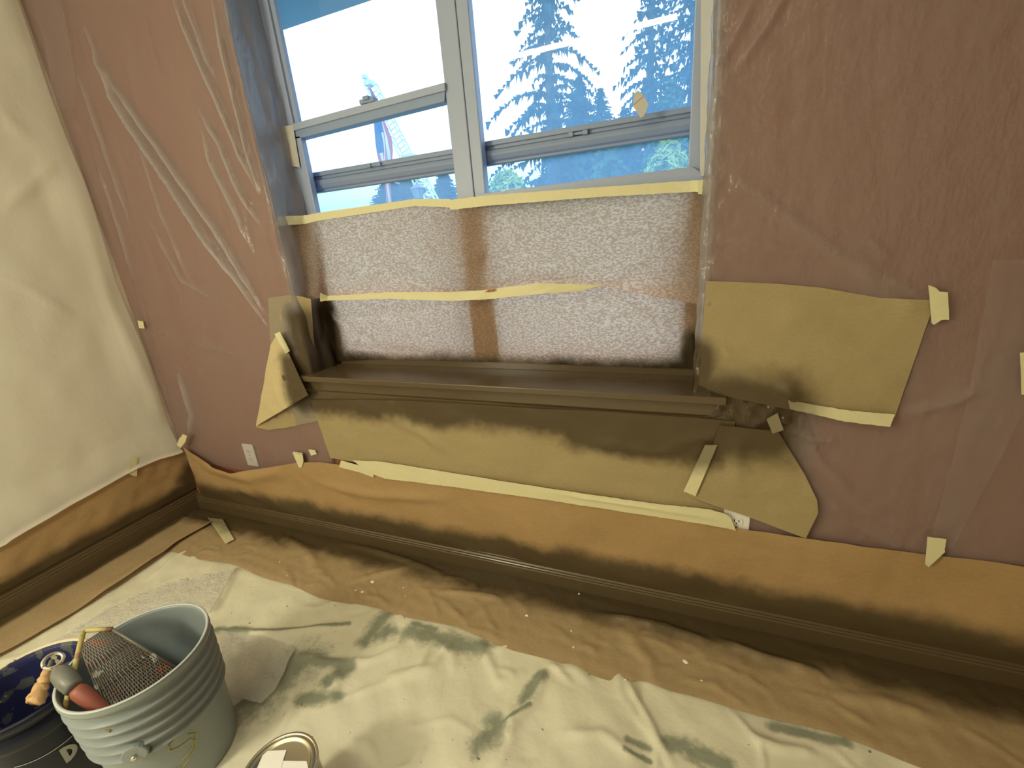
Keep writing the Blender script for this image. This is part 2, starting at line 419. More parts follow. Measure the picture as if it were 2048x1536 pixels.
# ------------------------------------------------------------------ the room
def struct(o, label=None):
    o['kind'] = 'structure'
    if label: o['label'] = label
    return o
WX0, WX1, WZ0, WZ1, TH = -1.42, 0.037, 0.79, 2.42, 0.172     # the window opening and the wall's thickness
RX, FY, CZ = 2.7, -2.9, 2.62
b = MB()
b.box((XL - .12, D, -0.05), (WX0, D + TH, CZ)); b.box((WX1, D, -0.05), (RX, D + TH, CZ))
b.box((WX0, D, -0.05), (WX1, D + TH, WZ0)); b.box((WX0, D, WZ1), (WX1, D + TH, CZ))
struct(b.build('wall_back', M['red_wall']), 'terracotta wall with the window in it')
struct(MB().box((XL - .12, FY, -0.05), (XL, D, CZ)).build('wall_left', M['cream_wall']), 'cream wall on the left behind hazy film')
struct(MB().box((RX, FY, -0.05), (RX + .12, D + TH, CZ)).build('wall_right', M['red_wall']))
struct(MB().box((XL - .12, FY - .12, -0.05), (RX + .12, FY, CZ)).build('wall_front', M['cream_wall']))
struct(MB().box((XL - .12, FY - .12, CZ), (RX + .12, D + TH, CZ + .1)).build('ceiling', M['ceiling']))
struct(MB().box((XL - .12, FY - .12, -0.15), (RX + .12, D + TH, 0)).build('floor', M['floor']), 'grey green floor under the drop cloth')
# baseboards with a moulded top: a cap, two beads and a flat face
def base_profile():
    return [(0, 0), (.020, 0), (.020, .062), (.0175, .066), (.0185, .072), (.0155, .076), (.0165, .082), (.012, .087), (.013, .094), (.009, .100), (.0, .100)]
prof = base_profile()
b = MB(); b.prism([(XL, D - p, z) for p, z in prof], (RX - XL, 0, 0))
struct(b.build('baseboard_back', M['brown_trim'], bevel=.0008), 'dark brown moulded baseboard below the window')
b = MB(); b.prism([(XL + p, FY, z * 1.3) for p, z in prof][::-1], (0, D - FY - 0.003, 0))
struct(b.build('baseboard_left', M['brown_trim'], bevel=.0008), 'dark brown baseboard along the cream wall')

# window sill with stool, nose, apron and back stop
sill = struct(empty('trim_1', (-0.7, D, 0.8)), 'dark brown freshly painted window sill')
MB().box((-1.535, D - .042, .792), (.108, D + .145, .815)).build('sill_board', M['brown_trim'], sill, bevel=.004, seg=3)
b = MB(); b.prism([(-1.50, D, .792), (-1.50, D - .020, .792), (-1.50, D - .020, .752), (-1.50, D - .014, .744), (-1.50, D - .014, .700), (-1.50, D, .700)], (1.585, 0, 0))
b.build('sill_apron', M['brown_trim'], sill, bevel=.0015)
MB().box((WX0, D + .145, .79), (WX1, D + .19, .845)).build('sill_stop', M['brown_trim'], sill, bevel=.004)
# drywall returns: pale lining of the opening
M['jamb'] = plain('daylight_blue_reveal', (0.42, 0.42, 0.60), 0.5, var=0.05)  # lilac tint stands in for blue daylight on a white lining
tr = struct(empty('trim_2', (-0.7, D + .07, 2.0)), 'pale lining of the window opening')
MB().box((WX0, D + .004, .815), (WX0 + .004, D + TH, WZ1)).build('jamb_lining', M['jamb'], tr)
MB().box((WX1 - .004, D + .004, .815), (WX1, D + TH, WZ1)).build('jamb_lining', M['jamb'], tr)
MB().box((WX0, D + .004, WZ1 - .006), (WX1, D + TH, WZ1)).build('head_lining', M['jamb'], tr)

# ------------------------------------------------------------------ the two windows
YW = 0.14
def slab(pts, off, depth):              # outline on the plane off metres behind the wall face, swept outwards
    b = MB(); b.prism([W(p[0], p[1], -off) for p in pts], (0, depth, 0)); return b
w1 = struct(empty('window_1', (-1.05, D + YW, .84)), 'left window with a raised crooked rail')
w2 = struct(empty('window_2', (-.32, D + YW, .84)), 'right window with trees behind it')
yw = D + YW
zt = WZ1 - .006
MB().box((WX0 + .004, yw, .845), (-1.372, yw + .03, zt)).build('window_frame', M['frame'], w1, bevel=.003)
MB().box((-1.372, yw + .010, .845), (-1.354, yw + .028, zt)).build('window_stop', M['frame'], w1, bevel=.002)
MB().box((-.738, yw, .845), (-.6745, yw + .035, zt)).build('mullion', M['frame'], w1, bevel=.003)
MB().box((-.6725, yw, .845), (-.633, yw + .035, zt)).build('mullion', M['frame'], w2, bevel=.003)
MB().box((-.6745, yw + .006, .845), (-.6725, yw + .08, zt)).build('mullion_seam', M['slot'], w1)
MB().box((-.019, yw, .845), (WX1 - .004, yw + .035, zt)).build('window_frame', M['frame'], w2, bevel=.003)
MB().box((WX0 + .004, yw, zt - .05), (-.738, yw + .03, zt)).build('window_head', M['frame'], w1)
MB().box((-.633, yw, zt - .05), (-.019, yw + .03, zt)).build('window_head', M['frame'], w2)
MB().box((-1.50, D + TH + .002, .81), (-.738, yw + .10, .885)).build('bottom_rail', M['rail'], w1)
MB().box((-.633, D + TH + .002, .81), (.05, yw + .10, .885)).build('bottom_rail', M['rail'], w2)
MB().box((-1.52, D + TH + .002, .80), (-1.462, yw + .10, 2.5)).build('outer_track', M['rail'], w1)
MB().box((.0, D + TH + .002, .80), (.06, yw + .10, 2.5)).build('outer_track', M['rail'], w2)
MB().box((-.738, yw + .05, .885), (-.69, yw + .10, 2.5)).build('outer_track', M['rail'], w1)
# raised rail of the left window (a little crooked) with its moulded lower edge
slab([(585, 247), (889, 164.5), (890, 181), (577, 264)], .128, .05).build('raised_rail', M['frame'], w1, bevel=.002)
slab([(583, 262), (890, 180), (889, 203), (590, 279)], .134, .04).build('raised_rail_groove', M['rail'], w1, bevel=.002)
b = MB(); c = W(733, 203, -.13); b.box((c[0] - .03, D + .13, c[2] - .004), (c[0] + .03, D + .155, c[2] + .010)); b.box((c[0] - .012, D + .125, c[2] + .004), (c[0] + .012, D + .15, c[2] + .016))
b.build('sash_latch', M['rail'], w1, bevel=.002)
MB().box((-1.372, yw - .006, .9), (-1.345, yw + .02, W(602, 270, -.134)[2])).build('sash_stile', M['frame'], w1, bevel=.003)
# outer meeting rails: upper lip, groove, rounded body
def meeting(win, t0, t1, b0, b1, x0, x1):
    def lerp(f): return [(t0[0] + (b0[0] - t0[0]) * f, t0[1] + (b0[1] - t0[1]) * f), (t1[0] + (b1[0] - t1[0]) * f, t1[1] + (b1[1] - t1[1]) * f)]
    z = [0.5 * (W(*lerp(f)[0], -.19)[2] + W(*lerp(f)[1], -.19)[2]) for f in (0, .22, .36, 1)]
    MB().box((x0, yw + .05, z[1]), (x1, yw + .085, z[0])).build('rail_lip', M['rail'], win, bevel=.002)
    MB().box((x0, yw + .058, z[2]), (x1, yw + .085, z[1])).build('rail_groove', M['rail'], win)
    b = MB(); h = z[2] - z[3]
    b.prism([(x0, yw + .06, z[2]), (x0, yw + .046, z[2] - .1 * h), (x0, yw + .042, z[2] - .4 * h), (x0, yw + .05, z[2] - .75 * h), (x0, yw + .058, z[2] - .8 * h), (x0, yw + .058, z[3]), (x0, yw + .085, z[3]), (x0, yw + .085, z[2])], (x1 - x0, 0, 0))
    b.build('rail_body', M['rail'], win, bevel=.003)
    return z
z1 = meeting(w1, (614, 348.5), (886.6, 299), (624.5, 386), (891, 347), -1.47, -.72)
z2 = meeting(w2, (967, 283), (1380, 212), (972, 328), (1379, 272), -.68, .01)
for win, px in ((w1, (750, 330)), (w2, (1157, 267))):
    c = W(px[0], px[1], -.19)
    b = MB()
    for dx in (-.022, .022): b.box((c[0] + dx - .008, yw + .040, c[2] - .007), (c[0] + dx + .008, yw + .056, c[2] + .006))
    b.box((c[0] - .02, yw + .046, c[2] - .004), (c[0] + .02, yw + .056, c[2] + .004))
    b.build('sash_lock', M['rail'], win, bevel=.0025)
# bar closing the right window above the tape
slab([(960, 387), (1385, 333), (1428, 362), (955, 416)], .126, .03).build('lower_frame_bar', M['frame'], w2, bevel=.002)
def pane(x0, x1, z0, z1_, y, win):
    MB().box((x0, y, z0), (x1, y + .003, z1_)).build('pane', M['glass'], win)
pane(-1.47, -.70, z1[1] - .01, zt - .04, yw + .075, w1); pane(-1.47, -.70, .88, z1[3] + .01, yw + .068, w1)
pane(-.69, .01, z2[1] - .01, zt - .04, yw + .075, w2); pane(-.69, .01, .88, z2[3] + .01, yw + .068, w2)

# ------------------------------------------------------------------ film and paper masking on the walls
def film_back_left():
    # runs along the wall from the corner, then turns into the window reveal
    su = np.concatenate([np.linspace(XL + .012, WX0 + .004, 260), np.full(16, WX0 + .012)])
    sy = np.concatenate([np.full(260, D - .012), np.linspace(D - .008, D + .132, 16)])
    zz = np.linspace(.30, 2.55, 230)
    P = np.zeros((len(su), len(zz), 3)); P[..., 0] = su[:, None]; P[..., 1] = sy[:, None]; P[..., 2] = zz[None, :]
    fl = []
    def fold(pts, w, h): fl.append(([(W(*p)[0], W(*p)[2]) for p in pts], w, h))
    fold([(180, 60), (237, 196), (319, 319), (410, 456), (542, 650)], .010, .020)
    fold([(196, 110), (250, 190), (337, 314), (437, 456), (538, 628)], .009, .020)
    fold([(215, 170), (300, 290), (400, 440), (500, 600)], .008, .012)
    fold([(350, -20), (401, 105), (456, 228), (492, 314), (524, 387)], .009, .020)
    fold([(372, -20), (412, 90), (440, 160)], .008, .014)
    fold([(433, 0), (460, 123), (501, 296), (528, 387)], .009, .018)
    fold([(405, 220), (451, 296), (478, 364), (524, 446)], .009, .018)
    fold([(410, 260), (430, 330), (478, 424), (515, 506)], .011, .014)
    fold([(160, 137), (191, 228), (237, 364), (270, 460)], .014, .008)
    fold([(200, 320), (250, 470), (275, 560)], .014, .007)
    fold([(280, 280), (330, 430), (390, 570)], .012, .006)
    fold([(285, 650), (420, 690), (520, 715)], .006, .004)
    fold([(365, 740), (390, 830), (385, 890)], .02, .012)
    fold([(310, 450), (370, 560), (440, 600)], .012, .006)
    n1, n2 = Waves(3, 2.2, aniso=(1.6, .7)), Waves(4, 9, aniso=(1.8, .6))
    u, v = P[..., 0], P[..., 2]
    d = .004 * n1(u, v) + .0016 * n2(u, v) + .004
    for f in fl: d = d + ridge(u, v, *f)
    k = np.zeros(len(su)); k[:260] = 1
    d = np.maximum(d, -.006) * np.clip((v - .30) / .12, 0, 1)
    P[..., 1] -= d * k[:, None]
    n3 = Waves(8, 7, aniso=(1, .6))
    P[260:, :, 0] += np.maximum(.007 + .008 * n3(P[260:, :, 1] * 1.5, P[260:, :, 2]), 0)
    bn = 0
    for q_ in fl: bn = np.maximum(bn, ridge(u, v, q_[0], q_[1] * 1.1, q_[2] / .020))
    o = grid('plastic_sheet', P, M['sheet'])
    attr(o, 'bunch', np.clip(bn, 0, 1) * k[:, None] + (1 - k[:, None]) * .55)
    return tag(o, 'clear plastic sheeting with long diagonal folds taped over terracotta wall left of the window', 'plastic sheet')
film_back_left()
def film_back_right():
    su = np.concatenate([np.full(12, WX1 - .012), np.linspace(WX1 - .004, 1.1, 200), np.linspace(1.12, 2.65, 40)])
    sy = np.concatenate([np.linspace(D + .132, D - .008, 12), np.full(240, D - .012)])
    zz = np.linspace(.31, 2.55, 200)
    P = np.zeros((len(su), len(zz), 3)); P[..., 0] = su[:, None]; P[..., 1] = sy[:, None]; P[..., 2] = zz[None, :]
    fl = []
    def fold(pts, w, h): fl.append(([(W(*p)[0], W(*p)[2]) for p in pts], w, h))
    fold([(1465, 355), (1600, 455), (1700, 530), (1800, 605)], .010, .009)
    fold([(1700, 510), (1780, 560), (1850, 600)], .010, .009)
    fold([(1730, 480), (1775, 520)], .008, .008)
    fold([(1475, 140), (1530, 60), (1580, -20)], .008, .010)
    fold([(1450, 110), (1510, 0)], .008, .008)
    fold([(1440, 480), (1560, 500), (1640, 512)], .008, .006)
    fold([(1600, 850), (1640, 920), (1720, 1010), (1850, 1075)], .012, .006)
    fold([(1570, 850), (1620, 870), (1680, 880)], .010, .010)
    fold([(1620, 960), (1700, 1040), (1800, 1090)], .012, .005)
    fold([(1810, 820), (1900, 800), (1960, 770)], .012, .010)
    fold([(1560, 835), (1610, 845)], .006, .010)
    n1, n2 = Waves(13, 2.0), Waves(14, 11, aniso=(1, 1))
    u, v = P[..., 0], P[..., 2]
    d = .0025 * n1(u, v) + .0010 * n2(u, v) + .003
    for f in fl: d = d + ridge(u, v, *f)
    # crumpled by the sprayer beside the end of the sill
    n4 = Waves(15, 26); c = np.exp(-((u - .17) / .11) ** 2 - ((v - .77) / .09) ** 2)
    d = d + c * (.006 * n4(u, v) + .012)
    n5 = Waves(16, 30, aniso=(.5, 1)); d = d + .004 * n5(u, v) * np.exp(-((u - WX1) / .03) ** 2)
    k = np.zeros(len(su)); k[12:] = 1
    P[..., 1] -= np.maximum(d, -.006) * np.clip((v - .30) / .12, 0, 1) * k[:, None]
    n3 = Waves(18, 9)
    P[:12, :, 0] -= np.maximum(.003 + .0022 * n3(P[:12, :, 1] * 2, P[:12, :, 2]), 0)
    bn = 0
    for q_ in fl: bn = np.maximum(bn, ridge(u, v, q_[0], q_[1] * 1.1, q_[2] / .020))
    o = grid('plastic_sheet', P, M['sheet'])
    attr(o, 'bunch', np.clip(bn, 0, 1) * k[:, None] * .35 + (1 - k[:, None]) * .6 + .5 * np.exp(-((u - WX1) / .012) ** 2) * k[:, None])
    return tag(o, 'clear plastic sheeting wrinkled over terracotta wall right of the window', 'plastic sheet')
film_back_right()
o = patch('plastic_sheet', 'w', [(1985, 520), (1935, 800), (1862, 1085)], [(2140, 520), (2046, 830), (1905, 1098)], M['sheet_thin'], .025, .03, relief(21, .003, 4))
tag(o, 'loose second layer of clear plastic hanging at far right, tapering down to a tape tab', 'plastic sheet')
def film_left():
    uu = np.concatenate([np.linspace(-1.6, D - .03, 170)]); zz = np.linspace(0, 1, 160) ** 1.3
    P = np.zeros((len(uu), len(zz), 3)); P[..., 0] = XL + .014; P[..., 1] = uu[:, None]
    hem = np.array([L(*p_) for p_ in [(0, 1079), (130, 1005), (258, 934), (305, 914), (338, 904)]])
    zb = np.interp(uu, hem[:, 1], hem[:, 2], left=hem[0, 2] - .004) - .006
    P[..., 2] = zb[:, None] + (2.55 - zb[:, None]) * zz[None, :]
    n1, n2 = Waves(31, 1.1), Waves(32, 5, aniso=(1.4, .7))
    u, v = P[..., 1], P[..., 2]
    d = .006 * n1(u, v) + .0016 * n2(u, v) + .004
    for pts, w, h in [([(0, 555), (60, 580), (150, 640)], .01, .006), ([(0, 420), (60, 370), (95, 330)], .02, .008), ([(0, 230), (50, 280)], .02, .008), ([(190, 560), (230, 660), (280, 770)], .012, .007), ([(150, 420), (230, 640), (330, 860)], .02, .008)]:
        d = d + ridge(u, v, [(L(*p)[1], L(*p)[2]) for p in pts], w, h)
    low = v - zb[:, None]
    lip = np.exp(-(low / .012) ** 2) * .010 + np.clip(1 - low / .15, 0, 1) * .022
    wave = np.clip((u - (D - .16)) / .1, 0, 1)
    d = np.maximum(d + lip + wave * (.018 + .010 * np.sin(v * 9.0)), -.008)
    P[..., 0] += d
    o = grid('plastic_sheet', P, M['sheet_white'])
    attr(o, 'bunch', np.exp(-(low / .014) ** 2) * .9)
    return tag(o, 'hazy plastic sheeting covering the cream wall on the left', 'plastic sheet')
film_left()
o = patch('plastic_sheet', 'w', [(52, -30), (90, 90), (104, 200), (110, 215)], [(120, -30), (135, 60), (150, 150), (150, 215)], M['sheet_thin'], .025, .03, relief(35, .004, 4))
tag(o, 'narrow strip of film hanging in the upper left corner of the room', 'plastic sheet')

# paper skirts along the baseboards
SK = [(366, 893, .03), (395, 912, .03), (430, 932, .035), (470, 943, .035), (520, 936, .03), (590, 925, .022), (640, 923, .022), (720, 935, .02), (1000, 985, .02), (1300, 1028, .02), (1500, 1058, .02), (1620, 1074, .02), (1850, 1109, .02), (2048, 1131, .02), (2300, 1160, .02)]
Pa = np.array([W(p[0], p[1], p[2]) for p in SK]); Pa = np.r_[Pa, [[2.6, D - .02, Pa[-1][2] - .01]]]; nu = 260
Ra = resample(Pa, nu); Rb = Ra.copy(); Rb[:, 0] = Ra[:, 0]; Rb[:, 1] = D - .021; Rb[:, 2] = .101 + .004 * np.sin(Ra[:, 0] * 7)
t = np.linspace(0, 1, 26)[None, :, None]
P = Ra[:, None] * (1 - t) + Rb[:, None] * t
o = grid('masking_paper', P, M['kraft_orange'], None, np.array([0, -1., 0]),
         lambda u, v: np.clip((v - .09) / .05, 0, 1) * (.004 * Waves(41, 3)(u, v) + .0015 * Waves(42, 11)(u, v) + ridge(u, v, [(W(640, 960)[0], W(640, 960)[2]), (W(760, 985)[0], W(760, 985)[2]), (W(900, 990)[0], W(900, 990)[2])], .02, .012)
         + ridge(u, v, [(W(420, 930)[0], .30), (-1.95, .28), (-1.7, .34)], .03, .014) + .004))
tag(o, 'orange brown paper skirt along the foot of the terracotta wall, its lower edge sprayed dark', 'masking paper')
SL = [(-260, 1222), (0, 1077), (130, 1003), (258, 932), (305, 912), (338, 902), (366, 893)]
Pa = np.array([L(p[0], p[1], .02) for p in SL]); Pa = np.r_[[[Pa[0][0], -1.6, Pa[0][2]]], Pa]; Ra = resample(Pa, 150); Rb = Ra.copy(); Rb[:, 0] = XL + .022; Rb[:, 2] = .131
P = Ra[:, None] * (1 - t) + Rb[:, None] * t
o = grid('masking_paper', P, M['kraft_orange'], None, np.array([1., 0, 0]),
         lambda u, v: np.clip((v - .12) / .05, 0, 1) * (.005 * Waves(43, 3)(u, v) + .0015 * Waves(44, 10)(u, v) + .003), (1, 2))
tag(o, 'orange brown paper skirt along the foot of the cream left wall', 'masking paper')

# ---- floor coverings
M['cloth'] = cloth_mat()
fl = [([(476, 1135), (450, 1190), (420, 1240)], .012, .012), ([(1250, 1360), (1300, 1450), (1345, 1536)], .010, .010), ([(590, 1315), (650, 1330), (740, 1325), (800, 1300)], .012, .012),
      ([(420, 1268), (560, 1272), (700, 1250)], .014, .010), ([(690, 1400), (780, 1365), (860, 1340)], .012, .008), ([(1095, 1340), (1070, 1400), (1000, 1480)], .016, .012),
      ([(960, 1290), (1000, 1370), (1040, 1350)], .014, .007), ([(160, 1270), (240, 1220), (330, 1170)], .012, .012), ([(860, 1300), (840, 1340), (760, 1360)], .012, .008), ([(780, 1240), (760, 1290), (700, 1330)], .012, .008), ([(1500, 1480), (1560, 1500), (1640, 1510)], .014, .012),
      ([(300, 1160), (350, 1120), (390, 1095)], .01, .008), ([(1100, 1330), (1140, 1370)], .01, .008)]
rc_ = np.random.RandomState(9)
cre = []
for _ in range(70):
    cx_, cy_ = -2.1 + 2.9 * rc_.rand(), .25 + .72 * rc_.rand(); an, ln = rc_.rand() * 3.14, .03 + .10 * rc_.rand()
    cre.append(([(cx_, cy_), (cx_ + ln * math.cos(an), cy_ + ln * math.sin(an)), (cx_ + 2 * ln * math.cos(an + .35), cy_ + 2 * ln * math.sin(an + .35))], .008 + .006 * rc_.rand(), (.003 + .005 * rc_.rand()) * (1 if rc_.rand() > .35 else -.5)))
uu, vv = np.r_[np.linspace(-2.30, .85, 400), np.linspace(.9, 2.4, 30)], np.r_[np.linspace(-1.6, .18, 34), np.linspace(.2, 1.10, 120)]
P = np.zeros((len(uu), len(vv), 3)); P[..., 0] = uu[:, None]; P[..., 1] = vv[None, :]; P[..., 2] = .004
def cloth_h(u, v):
    d = .0035 * Waves(51, 2.5)(u, v) + .0016 * Waves(52, 8)(u, v) + .004
    r = relief(0, 0, 1, pl='f', folds=fl)
    d = d + r(u, v)
    for q in cre: d = d + ridge(u, v, *q)
    flat = np.minimum(np.clip((np.hypot(u + 1.245, v - .406) - .14) / .03, 0, 1), np.clip((np.hypot(u + .80, v - .39) - .09) / .03, 0, 1))
    flat = np.minimum(flat, np.clip((np.hypot(u + 1.52, v - .285) - .14) / .03, 0, 1))
    flat = np.minimum(flat, np.clip((1.02 - v) / .05, 0, 1) * .8 + .2)
    return np.maximum(d, 0) * flat
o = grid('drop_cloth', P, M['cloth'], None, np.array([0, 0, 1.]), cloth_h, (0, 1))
tag(o, 'beige coated drop cloth with grey green patches spread over the floor', 'drop cloth')
# brown paper on the floor
def front_edge(x): return .97 + .012 * np.sin(x * 6.1) + .006 * np.sin(x * 17 + 1) + (.02 * np.exp(-((x + .08) / .05) ** 2))
uu = np.r_[np.linspace(-2.43, 1.1, 440), np.linspace(1.12, 2.4, 50)]; nv = 36
P = np.zeros((len(uu), nv, 3)); tt = np.linspace(0, 1, nv)
fe = front_edge(uu)
P[..., 0] = uu[:, None]; P[..., 1] = fe[:, None] + (D - .0215 - fe)[:, None] * tt[None]; P[..., 2] = .012
pf = [([(690, 1092), (740, 1103), (804, 1124), (900, 1160)], .012, .014), ([(880, 1190), (960, 1195), (1010, 1205)], .012, .010), ([(1190, 1235), (1280, 1250), (1330, 1262), (1440, 1300)], .014, .016), ([(1440, 1290), (1520, 1320), (1640, 1355)], .013, .016),
      ([(560, 1075), (620, 1110), (640, 1150)], .02, .010), ([(700, 1170), (780, 1150), (830, 1140)], .015, .008), ([(1250, 1270), (1300, 1330), (1310, 1380)], .02, .008), ([(860, 1290), (940, 1240), (990, 1210)], .02, .006), ([(1660, 1400), (1760, 1410), (1880, 1450)], .02, .010)]
pcre = []
for _ in range(60):
    cx_, cy_ = -2.1 + 3.1 * rc_.rand(), .98 + .2 * rc_.rand(); an, ln = (rc_.rand() - .5) * 2.0, .03 + .07 * rc_.rand()
    pcre.append(([(cx_, cy_), (cx_ + ln * math.cos(an), cy_ + ln * math.sin(an) * .6), (cx_ + 2 * ln * math.cos(an), cy_ + 2 * ln * math.sin(an - .4) * .6)], .006 + .004 * rc_.rand(), .002 + .003 * rc_.rand()))
def fp_h(u, v):
    d = .0014 * Waves(61, 4, aniso=(.8, 1.2))(u, v) + .0009 * Waves(62, 14)(u, v) + relief(0, 0, 1, pl='f', folds=pf)(u, v)
    for q in pcre: d = d + ridge(u, v, *q)
    return np.maximum(d + .003, -.004) * np.clip((v - .95) / .04, .25, 1) * np.clip((D - .022 - v) / .03, 0, 1)
fpaper = grid('masking_paper', P, M['kraft_floor'], None, np.array([0, 0, 1.]), fp_h, (0, 1))
tag(fpaper, 'wrinkled brown paper runner on the floor along the window wall, half sprayed dark', 'masking paper')
# strip along the left wall, its free edge lifted
ed = [(-260, 1440), (0, 1312), (100, 1255), (190, 1200), (250, 1160), (290, 1135), (330, 1107), (352, 1088), (385, 1068), (425, 1046)]
Rb = np.array([G(p[0], p[1], .024) for p in ed]); Rb = resample(np.r_[[[Rb[0][0], -1.6, .024]], Rb], 140); Ra = Rb.copy(); Ra[:, 0] = XL + .0215; Ra[:, 2] = .020
tt = np.linspace(0, 1, 16)[None, :, None]; P = Ra[:, None] * (1 - tt) + Rb[:, None] * tt
def lp_h(u, v): return .0025 * Waves(63, 4)(u, v) + .003 + .010 * np.clip((u + 2.25) / .05, 0, 1) * (.6 + .4 * np.sin(v * 9))
o = grid('masking_paper', P, M['kraft_floor'], None, np.array([0, 0, 1.]), lp_h, (0, 1))
tag(o, 'brown paper strip on the floor along the left wall, its free edge curling up', 'masking paper')
# white paint drips stuck on the floor paper
r = random.Random(5)
for px, py, s in [(745, 1164, 1.2), (711, 1181, .6), (725, 1184, 1.), (762, 1200, 1.), (807, 1176, .5), (811, 1193, .4), (668, 1210, .5), (560, 1124, .5), (574, 1152, .4), (1054, 1231, .9), (1158, 1188, .6), (1143, 1262, .5), (1147, 1295, .6), (1371, 1323, 1.2), (1403, 1362, .6), (1251, 1360, .5)]:
    c = G(px, py, .016); n = 9; rad = .007 * s
    ang = [i * 2 * math.pi / n for i in range(n)]; rr = [rad * (0.8 + .5 * r.random()) for _ in ang]
    V = [(c[0] + q * math.cos(a), c[1] + q * .8 * math.sin(a), .0165) for a, q in zip(ang, rr)] + [(c[0] + q * .6 * math.cos(a), c[1] + q * .5 * math.sin(a), .0195) for a, q in zip(ang, rr)]
    link('paint_drip', V, [(i, (i + 1) % n, (i + 1) % n + n, i + n) for i in range(n)] + [tuple(range(n, 2 * n))], M['paintdrop'], fpaper)
# crumpled clear film on the cloth
o = patch('plastic_scrap', 'f', [(440, 1262), (500, 1268), (560, 1280), (590, 1297)], [(455, 1420, .022), (486, 1398, .022), (522, 1404, .024), (549, 1381, .028)], M['sheet_floor'], .010, .028, relief(71, .006, 9, .002, 25, 'f'), thick=.0008)
tag(o, 'crumpled scrap of clear plastic lying right of the grey bucket', 'plastic scrap')
o = patch('plastic_scrap', 'f', [(75, 1300), (210, 1215), (330, 1165), (470, 1136)], [(140, 1330), (250, 1290), (380, 1230), (418, 1225)], M['sheet_floor'], .014, .027, relief(72, .005, 6, .002, 20, 'f'), thick=.0008)
tag(o, 'shiny crumpled clear plastic film spread behind the grey bucket', 'plastic scrap')

# ---- paper masking round the window
up = relief(81, .004, 4, .0012, 14, folds=[([(910, 590), (930, 545), (990, 500), (1040, 470)], .014, -.008), ([(905, 575), (850, 510), (830, 470)], .012, -.008), ([(900, 580), (800, 520), (690, 470)], .014, -.006), ([(930, 590), (1080, 560), (1210, 572)], .012, .010), ([(1210, 575), (1260, 530), (1320, 500)], .014, -.008), ([(640, 585), (660, 560), (690, 545)], .01, .01), ([(950, 560), (980, 480)], .01, -.006)], off=-.11)
o = patch('masking_paper', 'w', [(549, 438, -.01), (575, 437, -.05), (607, 436, -.105), (640, 430, -.12), (830, 398, -.12), (900, 405, -.12), (970, 398, -.12), (1395, 372, -.118), (1410, 368, -.08), (1427, 366, -.02)],
          [(572, 604, -.02), (598, 604, -.03), (640, 596, -.07), (655, 600, -.10), (780, 595, -.11), (900, 598, -.11), (970, 592, -.11), (1100, 573, -.09), (1215, 574, -.10), (1300, 592, -.095), (1380, 605, -.05), (1409, 612, -.012)],
          M['kraft'], .014, 0, up)
tag(o, 'upper sheet of brown paper taped across the window, glowing from daylight behind', 'masking paper')
lo = relief(82, .003, 5, .0012, 16, folds=[([(650, 610), (700, 650), (760, 690)], .014, .010), ([(660, 640), (800, 625), (890, 610)], .02, .008), ([(680, 690), (800, 700), (900, 715)], .01, .008), ([(1210, 585), (1300, 640), (1390, 660)], .02, .007)], off=-.14)
o = patch('masking_paper', 'w', [(603, 590, -.04), (640, 588, -.125), (780, 582, -.133), (970, 578, -.133), (1200, 570, -.133), (1385, 585, -.13), (1398, 592, -.06)],
          [(620, 741, -.03), (672, 723, -.133), (760, 718, -.138), (900, 722, -.138), (1100, 728, -.138), (1300, 735, -.138), (1388, 738, -.136), (1399, 757, -.06)],
          M['kraft'], .014, 0, lo)
tag(o, 'lower sheet of brown paper on the window behind the sill, dark overspray along its foot', 'masking paper')
o = patch('masking_paper', 'w', [(536, 596, .012), (578, 590, .012), (600, 592, -.005), (622, 598, -.02)], [(541, 690, .014), (565, 700, .016), (596, 752, -.002), (632, 744, -.03)], M['kraft_wall'], .012, 0, relief(83, .002, 6))
tag(o, 'small brown paper patch at the left edge of the window, sprayed dark towards the reveal', 'masking paper')
o = patch('masking_paper', 'w', [(541, 690, .022), (556, 664, .022)], [(512, 852, .03), (617, 790, .062)], M['kraft_flap'], .01, 0, relief(84, .002, 5, folds=[([(555, 720), (580, 700)], .01, .005), ([(560, 760), (572, 800)], .012, .006)]))
tag(o, 'pale triangular paper flap folded out at the left end of the sill', 'masking paper')
o = patch('masking_paper', 'w', [(515, 845, .010), (560, 815, .012), (628, 790, .014)], [(512, 854, .022), (535, 860, .02), (570, 856, .016), (634, 842, .012)], M['kraft_wall'], .01, 0)
tag(o, 'sprayed underside of paper behind the pale triangular flap', 'masking paper')
o = patch('masking_paper', 'w', [(1412, 562, .020), (1560, 568, .020), (1640, 575, .020), (1760, 596, .020), (1870, 600, .022)], [(1398, 770, .020), (1440, 790, .028), (1560, 815, .030), (1690, 838, .024), (1790, 836, .022)], M['kraft_wall'], .014, 0,
          relief(85, .004, 3.2, .0012, 10, folds=[([(1440, 742), (1500, 745), (1560, 765), (1600, 785)], .012, .012), ([(1550, 620), (1620, 640), (1700, 690)], .03, .006), ([(1410, 680), (1440, 690), (1470, 720)], .012, .008), ([(1560, 760), (1590, 790)], .012, .012), ([(1790, 596), (1830, 620)], .02, .006)]))
tag(o, 'brown paper rectangle taped on the plastic right of the window', 'masking paper')
